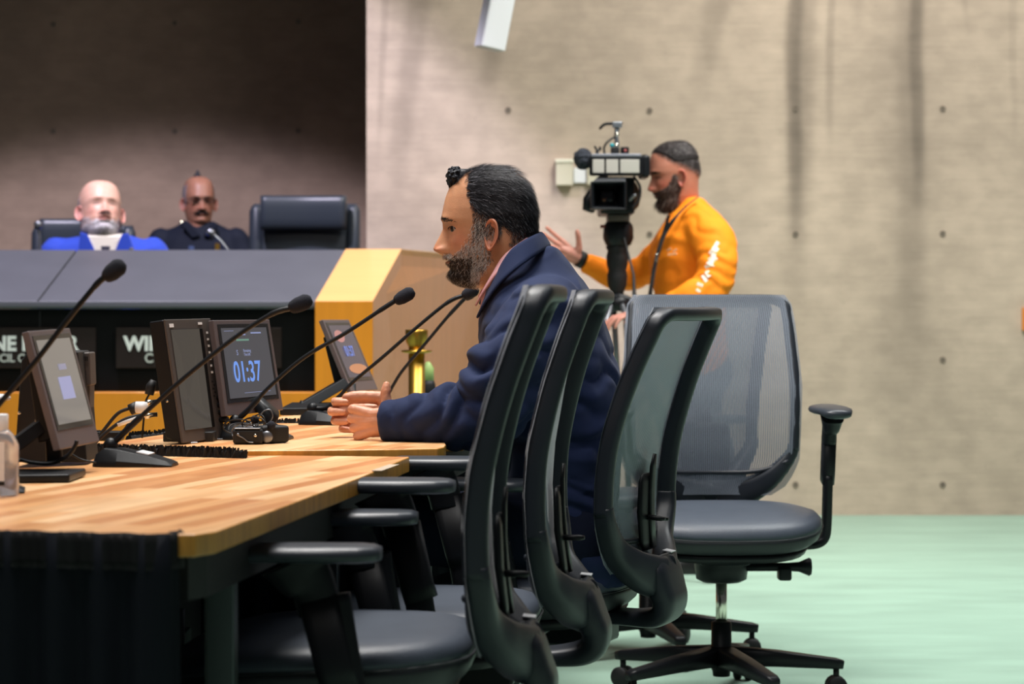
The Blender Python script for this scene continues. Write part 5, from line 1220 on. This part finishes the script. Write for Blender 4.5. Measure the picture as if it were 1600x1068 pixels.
# pale print down the sleeve and on the chest: raised flat shapes lying on the cloth
M_print = mat('pale_print', (.90, .78, .66), .7)
def surf_print(pts, w=.004, m=M_print, name='sleeve_print', d=8.95, parent=op):
    dg = bpy.context.evaluated_depsgraph_get(); shirt = [c for c in kids(parent) if c.name.startswith('long_sleeved')][0]
    cam_p = Vector((0, 0, CZ)); mb = MB(); ps = []
    ev = shirt.evaluated_get(dg); Mi = WM[shirt.name].inverted()
    for px, py in pts:
        tgt = W(px, py, d); dr = (tgt-cam_p).normalized(); o_ = Mi@(cam_p+dr*7.5)
        hit, loc, nn, _ = ev.ray_cast(o_, Mi.to_3x3()@dr)
        if hit: ps.append(WM[shirt.name]@loc+nn*.0015)
    if len(ps) > 1: mb.sweep(ps, [(w, .0012)]*len(ps), lambda i: Vector((0, -1, 0)).cross((ps[min(i+1, len(ps)-1)]-ps[max(i-1, 0)]).normalized()), 4, 8); return obj(name, mb, m, parent)
for pts, w in (([(1120, 386), (1116, 392), (1111, 398)], .012), ([(1112, 398), (1119, 403), (1108, 408)], .011), ([(1106, 409), (1113, 415), (1103, 419)], .010), ([(1117, 396), (1112, 412)], .006), ([(1104, 424), (1109, 432)], .009), ([(1098, 430), (1104, 440)], .007), ([(1098, 447), (1089, 443)], .006), ([(1118, 384), (1122, 378)], .007), ([(1088, 452), (1094, 456)], .005)): surf_print(pts, w)
for pts in ([(1043, 392), (1049, 388)], [(1052, 393), (1058, 389)], [(1044, 398), (1058, 396)]): surf_print(pts, .004, mat('chest_print', (.95, .50, .25), .7), 'chest_print', 9.1)
# lanyard
C = [W(*p) for p in ((1090, 308, 9.19), (1072, 322, 9.14), (1055, 340, 9.09), (1040, 362, 9.10), (1030, 388, 9.09), (1023, 415, 9.08), (1018, 445, 9.06), (1014, 470, 9.06))]
obj('lanyard', MB().sweep(catmull(C, 4), [(.008, .0015)]*29, (.6, -.2, .3), 4, 8), M_rubber, op)
obj('lanyard', MB().sweep(catmull([W(*p) for p in ((1045, 336, 9.12), (1040, 355, 9.13), (1033, 375, 9.15), (1028, 392, 9.14))], 4), [(.006, .0015)]*13, (.6, -.2, .3), 4, 8), M_rubber, op)
obj('lanyard_clip', MB().box(W(1026, 402, 9.06), (.012, .008, .03)), M_chrome, op, bevel=.002)
obj('wristwatch', MB().tube([W(911, 407, 9.56), W(903, 403, 9.55)], [.034, .034], 18), M_rubber, op, smooth=True)
jn = MB()
for dd, kx, fx in ((9.20, 1078, 1096), (9.40, 1098, 1150)):
    jn.tube([W(1090, 575, 9.3*.5+dd*.5), W(kx, 700, dd), W(fx, 845, dd)], [.105, .068, .055], 16, round_ends=True)
jn.sphere(W(1088, 580, 9.3), (.145, .165, .12), 16, 10)
M_jean = mat('dark_trousers', (.012, .014, .020), .85)
union_obj('trousers', jn, .016, M_jean, op, folds((8, 8, 8), .004, 33))
for dd, fx, m_, nm in ((9.20, 1096, M_shoe, 'shoe'), (9.40, 1160, M_white, 'shoe')):
    b0 = W(fx, 0, dd); b0.z = 0
    obj(nm, MB().loft([[b0+Vector((x, yy*w_, zz)) for yy, zz in ((-1, .001), (-1, h*.5), (-.55, h), (.55, h), (1, h*.5), (1, .001))] for x, w_, h in ((.09, .030, .07), (.05, .040, .115), (-.03, .044, .10), (-.10, .046, .062), (-.17, .040, .04), (-.20, .022, .02))]), m_, op, bevel=.006)

# ---------- video camera on tripod
D = 9.0
vc = thing('video_camera', 'broadcast video camera with lens hood, white light panel and furry microphone on tripod', 'video camera', W(962, 335, D))
def pbox(px0, py0, px1, py1, d0_, d1_): 
    a, b = W(px0, py0, d0_), W(px1, py1, d0_); return MB().box(((a.x+b.x)/2, (d0_+d1_)/2, (a.z+b.z)/2), (abs(b.x-a.x), d1_-d0_, abs(a.z-b.z)))
obj('camera_body', pbox(938, 276, 992, 334, D+.06, D+.42), M_plastic, vc, bevel=.01)
# lens hood: open square funnel facing us
a = [W(924, 284, D-.10), W(978, 283, D-.10), W(978, 327, D-.10), W(924, 326, D-.10)]; cc_ = sum(a, Vector())/4
rings = [[cc_+(p-cc_)*s+Vector((0, y, 0)) for p in a] for s, y in ((.62, .12), (1.0, 0), (1.04, .0), (1.0, .10), (.72, .15))]
hd = MB().loft([[cc_+(p-cc_)*.55+Vector((0, .11, 0)) for p in a]]+[[cc_+(p-cc_)*s+Vector((0, y, 0)) for p in a] for s, y in ((.90, .0), (1.04, .0), (1.04, .06), (.78, .14))])
obj('lens_hood', hd, M_plastic, vc, bevel=.004)
obj('lens_glass', MB().lathe([(0, .004), (.03, .003), (.036, 0)], cc_+Vector((0, .105, 0)), 24, FR), mat('lens_glass', (.004, .004, .006), .06), vc, smooth=True)
obj('lens_barrel', MB().tube([cc_+Vector((0, .13, 0)), cc_+Vector((0, .28, 0))], .045, 20), M_plastic, vc, smooth=True)
obj('hood_flap', MB().hexa([W(934, 276, D-.02), W(976, 276, D-.02), W(978, 283, D-.10), W(926, 284, D-.10)], [p+Vector((0, .004, -.004)) for p in (W(934, 276, D-.02), W(976, 276, D-.02), W(978, 283, D-.10), W(926, 284, D-.10))]), M_metalg, vc)
obj('light_frame', pbox(921, 243, 1004, 274, D-.05, D-.01), M_plastic, vc, bevel=.006)
obj('light_top', pbox(924, 240, 1002, 245, D-.05, D+.04), mat('grey_alloy', (.25, .26, .30), .4, .5), vc, bevel=.003)
M_diff = mat('light_diffuser', (.50, .47, .42), .5)
for x0, x1 in ((926, 944), (947, 966), (969, 999)): obj('light_diffuser', pbox(x0, 249, x1, 270, D-.056, D-.045), M_diff, vc, bevel=.002)
obj('viewfinder', pbox(1000, 241, 1016, 277, D-.02, D+.16), M_plastic, vc, bevel=.012)
obj('viewfinder_arm', MB().tube([W(985, 262, D+.05), W(1004, 262, D+.06)], .012, 10), M_plastic, vc, smooth=True)
obj('bracket', pbox(936, 272, 950, 286, D-.0, D+.05), M_metalg, vc, bevel=.003)
obj('side_battery', MB().tube([W(988, 318, D+.1), W(993, 305, D+.1), W(989, 290, D+.1)], [.026, .022, .016], 14, round_ends=True), mat('brown_grip', (.06, .03, .015), .6), vc, smooth=True)
obj('zoom_grip', MB().tube([W(926, 300, D+.06), W(919, 312, D+.05), W(917, 325, D+.05), W(925, 328, D+.05)], [.018, .020, .018, .012], 12, round_ends=True), M_plastic, vc, smooth=True)
obj('cable_loop', MB().tube(catmull([W(990, 275, D), W(1000, 292, D), W(998, 312, D), W(988, 325, D)], 5), .005, 8), M_rubber, vc, smooth=True)
obj('switch_lever', MB().tube([W(984, 312, D-.02), W(992, 305, D-.03)], .006, 8, round_ends=True), M_metalg, vc, smooth=True)
ball = MB(); ball.sphere(W(911, 248, D+.02), (.036, .036, .038), 22, 14); g = random.Random(4)
for v in ball.v: v += Vector((g.uniform(-1, 1), g.uniform(-1, 1), g.uniform(-1, 1)))*.0035
obj('furry_microphone', ball, mat('furry_grey', (.030, .034, .045), 1, bump=.8, bscale=120), vc)
obj('microphone_mount', MB().tube([W(915, 248, D+.06), W(935, 250, D+.08)], .011, 10), M_plastic, vc, smooth=True)
al = mat('silver_alloy', (.35, .38, .42), .3, .8)
obj('top_arm', MB().tube([W(962, 240, D+.04), W(964, 225, D+.04), W(963, 210, D+.04), W(965, 196, D+.04)], [.012, .009, .008, .010], 12), al, vc, smooth=True)
obj('top_handle', MB().tube(catmull([W(938, 200, D+.03), W(945, 194, D+.03), W(958, 193, D+.03), W(971, 192, D+.04)], 4), .0055, 10, round_ends=True), M_plastic, vc, smooth=True)
obj('top_clamp', pbox(957, 190, 972, 199, D+.02, D+.06), al, vc, bevel=.003)
obj('joint_knob', MB().sphere(W(964, 210, D+.01), .008, 10, 8), M_chrome, vc, smooth=True); obj('joint_knob', MB().sphere(W(963, 227, D+.01), .009, 10, 8), M_chrome, vc, smooth=True)
obj('teal_knob', MB().sphere(W(956, 227, D+.01), .008, 10, 8), mat('teal_plastic', (.0, .30, .36), .4), vc, smooth=True)
obj('receiver_box', pbox(955, 230, 968, 241, D, D+.06), M_rubber, vc, bevel=.003); obj('receiver_box', pbox(970, 229, 983, 240, D+.02, D+.07), M_plastic, vc, bevel=.004)
obj('red_button', MB().sphere(W(977, 235, D+.01), .006, 8, 6), mat('red_plastic', (.35, .08, .07), .5), vc)
obj('cable_loop', MB().tube(catmull([W(945, 242, D), W(944, 230, D), W(950, 221, D), W(960, 214, D+.02)], 5), .004, 8), M_rubber, vc, smooth=True)
obj('cold_shoe', MB().tube(catmull([W(929, 228, D), W(933, 234, D), W(938, 233, D), W(937, 229, D)], 4), .0045, 8), M_plastic, vc, smooth=True); obj('cold_shoe_post', MB().tube([W(933, 233, D), W(933, 242, D)], .006, 8), M_plastic, vc, smooth=True)

tp_ = thing('tripod', 'black camera tripod with fluid head standing left of the orange shirted operator', 'tripod', (W(965, 0, 9.15).x, 9.15, 0))
T0 = 9.15
obj('quick_plate', pbox(950, 335, 984, 345, T0-.08, T0+.10), mat('plate_brown', (.10, .08, .07), .5, .4), tp_, bevel=.003)
def lz(pts, c_px, d): return [(r*d/F, CZ-(py-HY)*d/F) for r, py in pts]
cx_ = W(966, 0, T0).x
obj('fluid_head', MB().lathe(lz([(14, 386), (20, 382), (24, 372), (23, 352), (19, 347), (17, 345)], 0, T0), (cx_, T0, 0), 24), M_plastic, tp_, smooth=True)
obj('pan_lock', MB().tube([W(946, 353, T0-.05), W(938, 354, T0-.05)], [.004, .007], 10), mat('red_plastic_dark', (.20, .03, .03), .5), tp_, smooth=True)
obj('tilt_knob', MB().tube([W(982, 361, T0), W(989, 362, T0)], [.008, .015], 12), M_plastic, tp_, smooth=True)
obj('column_wrap', MB().lathe(lz([(8, 468), (11, 455), (15, 445), (16, 430), (14, 422), (17, 412), (17, 400), (15, 392), (18, 386), (14, 380)], 0, T0), (cx_-.004, T0, 0), 20), M_rubber, tp_, smooth=True)
obj('crown', MB().lathe(lz([(12, 486), (19, 480), (22, 472), (17, 464), (8, 460)], 0, T0), (cx_, T0, 0), 20), M_plastic, tp_, smooth=True)
for a in (200, 320, 80):
    c_, s_ = math.cos(R(a)), math.sin(R(a)); top = Vector((cx_+.03*c_, T0+.03*s_, CZ)); foot = Vector((cx_+.42*c_, T0+.42*s_, .02))
    for k in (-1, 1):
        off = Vector((-s_, c_, 0))*.022*k; obj('leg_tube', MB().tube([top+off, top.lerp(foot, .55)+off], .011, 10), M_metalg, tp_, smooth=True)
    obj('leg_lower', MB().tube([top.lerp(foot, .45), foot], .012, 10), M_plastic, tp_, smooth=True); obj('foot', MB().sphere(foot, (.022, .022, .0195), 12, 8), M_rubber, tp_)
obj('crown_hinge', MB().tube(catmull([W(966, 463, T0-.02), W(982, 468, T0-.02), W(993, 478, T0-.02)], 4), .014, 10, round_ends=True), M_plastic, tp_, smooth=True)
obj('crown_hinge', MB().tube(catmull([W(964, 463, T0-.02), W(950, 466, T0-.02), W(944, 474, T0-.02)], 4), .012, 10, round_ends=True), M_plastic, tp_, smooth=True)
obj('pan_handle', MB().tube([W(975, 372, T0-.06), W(990, 430, T0-.14), W(992, 486, T0-.2)], [.005, .005, .010], 10, round_ends=True), M_rubber, tp_, smooth=True)

# ---------- councilman in blue suit (eyes closed, head tipped back)
DM = 10.4
cm = thing('person', 'bald man with white beard in bright blue suit sitting behind the dais, eyes closed', 'person', (W(165, 0, DM).x, DM, .28))
def c_beard(px, py, y):
    fr = lerpx(py, [(370, 742), (385, 728), (394, 700), (400, 690), (500, 690)]); m = sst(py-np.interp(np.abs(y), [0, .018, .026, .036, .05, .062, .075], [412, 411, 409, 408, 408, 398, 386]), -2, 5)*sst(768-px, -5, 6)*sst(450-py, 0, 6)
    return np.clip(m*np.where(np.abs(y) > .042, .28, 1)-1.6*np.exp(-((py-406.5)/7)**2)*(np.abs(y) < .025)*(px < 714), 0, 1)
def c_side(px, py, y): return sst(px, 755, 775)*sst(py, 300, 325)*sst(378-py, 0, 10)*.8
MC = headM(157, 330, DM, -69, -21, -3)
cb = MB(); cb.loft([[W(px_, py, DM)+Vector((rx*math.cos(2*PI*j/20), ry*math.sin(2*PI*j/20), 0)) for j in range(20)] for py, px_, rx, ry in ((480, 165, .17, .13), (410, 165, .20, .12), (392, 163, .10, .09), (372, 161, .072, .075), (355, 160, .068, .07))])
ob, CV, CF, _ = build_head(MC, M_skin, plain_paint((.72, .42, .31), c_beard, (.50, .45, .45), .6, c_side, (.55, .50, .50), .6, (.58, .13, .13)), dict(bottom=470, open=False, wide=1.08, scale=1.06, back=BK, jowl=.10, bodycol=(.6, .33, .25), earcol=(.68, .30, .24), eary=.0715, nose=1.05), cm, 110, 130, name='body', body_mb=cb)
strands('beard', MC, CV, CF, c_beard, flow_down, lambda a, b: np.where(b > 412, .016, .007), .0009, lambda px, py, y, g: np.where((g.random(len(px)) < .78)[:, None], (.66, .62, .62), (.26, .23, .23)), 4200, M_hair, cm, .4, 23)
strands('side_hair', MC, CV, CF, c_side, flow_down, lambda a, b: .006+0*a, .0009, solid((.5, .46, .46)), 1200, M_hair, cm, .3, 24)
M_blue = mat('bright_blue_suit', (.022, .060, .43), .75, bump=.2, bscale=800, spec=.3, sheen=.1)
M_shirtw = mat('cream_shirt', (.72, .66, .54), .7)
su = MB(); rg = []
for py, a, b, hd_ in ((520, 92, 238, .13), (450, 82, 248, .14), (415, 74, 254, .14), (395, 72, 257, .125), (383, 80, 248, .105), (374, 98, 228, .09), (369, 118, 208, .08)):
    c = W((a+b)/2, py, DM+.02); rx = (b-a)/2*DM/F; rg.append([c+Vector((rx*math.copysign(abs(math.cos(t))**.8, math.cos(t)), hd_*math.sin(t), 0)) for t in [2*PI*j/32 for j in range(32)]])
su.loft(rg)
for sd, x0, x1 in ((-1, 86, 70), (1, 240, 262)): su.tube([W(x0, 392, DM), W(x1, 440, DM-.03), W(x1-sd*10, 470, DM-.16)], [.062, .058, .05], 16, round_ends=True)
union_obj('suit_jacket', su, .011, M_blue, cm, folds((6, 6, 8), .004, 41), 4)
obj('shirt_front', MB().extrude([W(133, 368, DM-.112), W(190, 368, DM-.112), W(180, 470, DM-.135), W(150, 470, DM-.135)], (0, .07, .01)), M_shirtw, cm, bevel=.006)
for sd, pts in ((-1, [(130, 368), (146, 388), (160, 394), (146, 378)]), (1, [(191, 368), (181, 388), (168, 394), (176, 380)])): obj('shirt_collar', MB().extrude([W(px, py, DM-.115) for px, py in pts], (0, .012, 0)), M_shirtw, cm, bevel=.003)
for sd, pts in ((-1, [(125, 362), (136, 366), (152, 400), (150, 440), (122, 395)]), (1, [(200, 364), (190, 366), (176, 400), (178, 440), (212, 396)])): obj('lapel', MB().extrude([W(px, py, DM-.128) for px, py in pts], (0, .02, 0)), M_blue, cm, bevel=.004)
obj('necktie', MB().extrude([W(157, 384, DM-.135), W(172, 384, DM-.135), W(170, 397, DM-.13), W(176, 450, DM-.14), W(154, 450, DM-.14), W(160, 397, DM-.13)], (0, .01, 0)), mat('dark_tie', (.03, .03, .05), .6), cm, bevel=.003)
obj('lapel_pin', MB().sphere(W(205, 390, DM-.132), .011, 10, 6), M_chrome, cm)
lg = MB()
for sd in (-1, 1):
    k0, k1 = W(165+sd*26, 560, DM), Vector((W(165+sd*34, 0, DM).x, DM-.36, .78)); lg.tube([Vector((k0.x, DM, .80)), k1], [.085, .07], 14, round_ends=True); lg.tube([k1, Vector((k1.x, k1.y+.02, .36))], [.062, .05], 14, round_ends=True)
lg.sphere((W(165, 0, DM).x, DM+.03, .82), (.18, .13, .10), 14, 8)
union_obj('trousers', lg, .016, mat('blue_trousers', (.02, .05, .30), .8), cm)

# ---------- officer in dark uniform
DF = 12.0
of = thing('person', 'man with glasses and dark moustache in navy uniform seated against recess wall', 'person', (W(310, 0, DF).x, DF, .28))
def f_side(px, py, y): return sst(px, 732, 752)*sst(py, 285, 310)*sst(372-py, 0, 12)
def f_must(px, py, y): return sst(4.8-np.abs(py-398.5-np.abs(y)*110), 0, 2.5)*sst(.027-np.abs(y), 0, .004)*(px < 715)
MF = headM(311, 315, DF, -74, -3, 0)
fb_ = MB(); fb_.loft([[W(px_, py, DF)+Vector((rx*math.cos(2*PI*j/20), ry*math.sin(2*PI*j/20), 0)) for j in range(20)] for py, px_, rx, ry in ((470, 310, .13, .09), (385, 310, .12, .07), (366, 310, .075, .065), (350, 311, .060, .064), (338, 312, .057, .06))])
ob, FV, FF, _ = build_head(MF, M_skin, plain_paint((.34, .155, .10), f_must, (.03, .02, .018), .9, f_side, (.38, .33, .34), .5), dict(bottom=470, open=False, wide=1.0, scale=.98, back=BK, bodycol=(.30, .13, .08), earcol=(.36, .14, .10)), of, 90, 110, name='body', body_mb=fb_)
strands('moustache', MF, FV, FF, f_must, lambda px, py, y: np.stack([0*px, np.sign(y)*1.0, 0*px-.5], 1), lambda a, b: .013+0*a, .0012, solid((.018, .012, .010)), 900, M_hair, of, .6, 33)
strands('side_hair', MF, FV, FF, f_side, flow_down, lambda a, b: .010+0*a, .0011, solid((.42, .37, .39)), 2200, M_hair, of, .4, 34)
top_ = MF@Vector((-.01, -.008, .122))
obj('hair_tuft', MB().tube([top_+Vector((0, 0, -.02)), top_, top_+Vector((.004, 0, .018)), top_+Vector((.003, 0, .036))], [.022, .020, .012, .003], 12), mat('dark_tuft', (.02, .02, .025), .8), of, smooth=True)
gl = MB()
def hp_(x, y, z): return MF@Vector((x, y, z))
for sd in (1, -1):
    gl.tube([hp_(.094+.000*a, sd*.033+.021*math.cos(a)*1.05, .001+.015*math.sin(a)) for a in [2*PI*k/20 for k in range(21)]], .0017, 6)
    gl.tube([hp_(.090, sd*.055, .005), hp_(.05, sd*.074, .006), hp_(.0, sd*.076, .002)], .0016, 6)
gl.tube([hp_(.096, -.012, .004), hp_(.101, 0, .006), hp_(.096, .012, .004)], .0016, 6)
obj('glasses', gl, M_rubber, of)
for sd in (1, -1): obj('glasses_lens', MB().extrude([hp_(.0935, sd*.033+.020*math.cos(a)*1.05, .001+.014*math.sin(a)) for a in [2*PI*k/20 for k in range(20)]], (.0005, 0, 0)), mat('tinted_lens', (.75, .72, .70), .05, trans=1, ior=1.01), of)
M_unif = mat('navy_uniform', (.006, .009, .020), .8, spec=.3)
un = MB(); rg = []
for py, a, b, hd_ in ((500, 250, 370, .12), (420, 240, 380, .13), (395, 240, 380, .125), (375, 246, 374, .11), (362, 258, 362, .095), (352, 276, 346, .08), (345, 288, 334, .070)):
    c = W((a+b)/2, py, DF+.02); rx = (b-a)/2*DF/F; rg.append([c+Vector((rx*math.copysign(abs(math.cos(t))**.8, math.cos(t)), hd_*math.sin(t), 0)) for t in [2*PI*j/30 for j in range(30)]])
un.loft(rg)
for sd, x0, x1 in ((-1, 250, 238), (1, 370, 384)): un.tube([W(x0, 374, DF), W(x1, 415, DF-.03), W(x1-sd*12, 440, DF-.15)], [.060, .056, .05], 14, round_ends=True)
union_obj('uniform_shirt', un, .013, M_unif, of, folds((6, 6, 8), .003, 51), 4)
for sd, pts in ((-1, [(288, 343), (298, 350), (312, 368), (300, 372), (284, 352)]), (1, [(334, 345), (328, 352), (318, 368), (330, 370), (340, 352)])): obj('uniform_collar', MB().extrude([W(px, py, DF-.105) for px, py in pts], (0, .03, 0)), M_unif, of, bevel=.004)
obj('epaulette_button', MB().sphere(W(283, 347, DF-.07), .009, 8, 6), M_chrome, of)
obj('badge', MB().extrude([W(336, 380, DF-.125), W(343, 380, DF-.125), W(343, 390, DF-.125), W(339, 394, DF-.125), W(336, 390, DF-.125)], (0, .006, 0)), M_brass, of)
obj('collar_patch', MB().extrude([W(295, 384, DF-.13), W(303, 384, DF-.13), W(303, 390, DF-.13), W(295, 390, DF-.13)], (0, .006, 0)), mat('blue_patch', (.05, .08, .18), .6), of)
lg = MB()
for sd in (-1, 1):
    k1 = Vector((W(310+sd*30, 0, DF).x, DF-.40, .76)); lg.tube([Vector((W(310+sd*22, 0, DF).x, DF, .80)), k1], [.08, .065], 14, round_ends=True); lg.tube([k1, Vector((k1.x, k1.y+.02, .36))], [.058, .048], 14, round_ends=True)
lg.sphere((W(310, 0, DF).x, DF+.02, .82), (.16, .12, .10), 14, 8)
union_obj('trousers', lg, .018, M_unif, of)
t = thing('side_chair', 'dark chair under the officer by the recess wall', 'chair', (W(310, 0, DF).x, DF, .28))
obj('seat', MB().box((W(310, 0, DF).x, DF-.05, .68), (.46, .46, .06)), M_exec, t, bevel=.015)
obj('backrest', MB().box((W(310, 0, DF).x, DF+.22, .92), (.42, .05, .36)), M_exec, t, bevel=.015)
for sx in (-1, 1):
    for sy in (-1, 1): obj('leg', MB().box((W(310, 0, DF).x+sx*.2, DF-.05+sy*.2, .465), (.03, .03, .37)), M_metalg, t, bevel=.003)
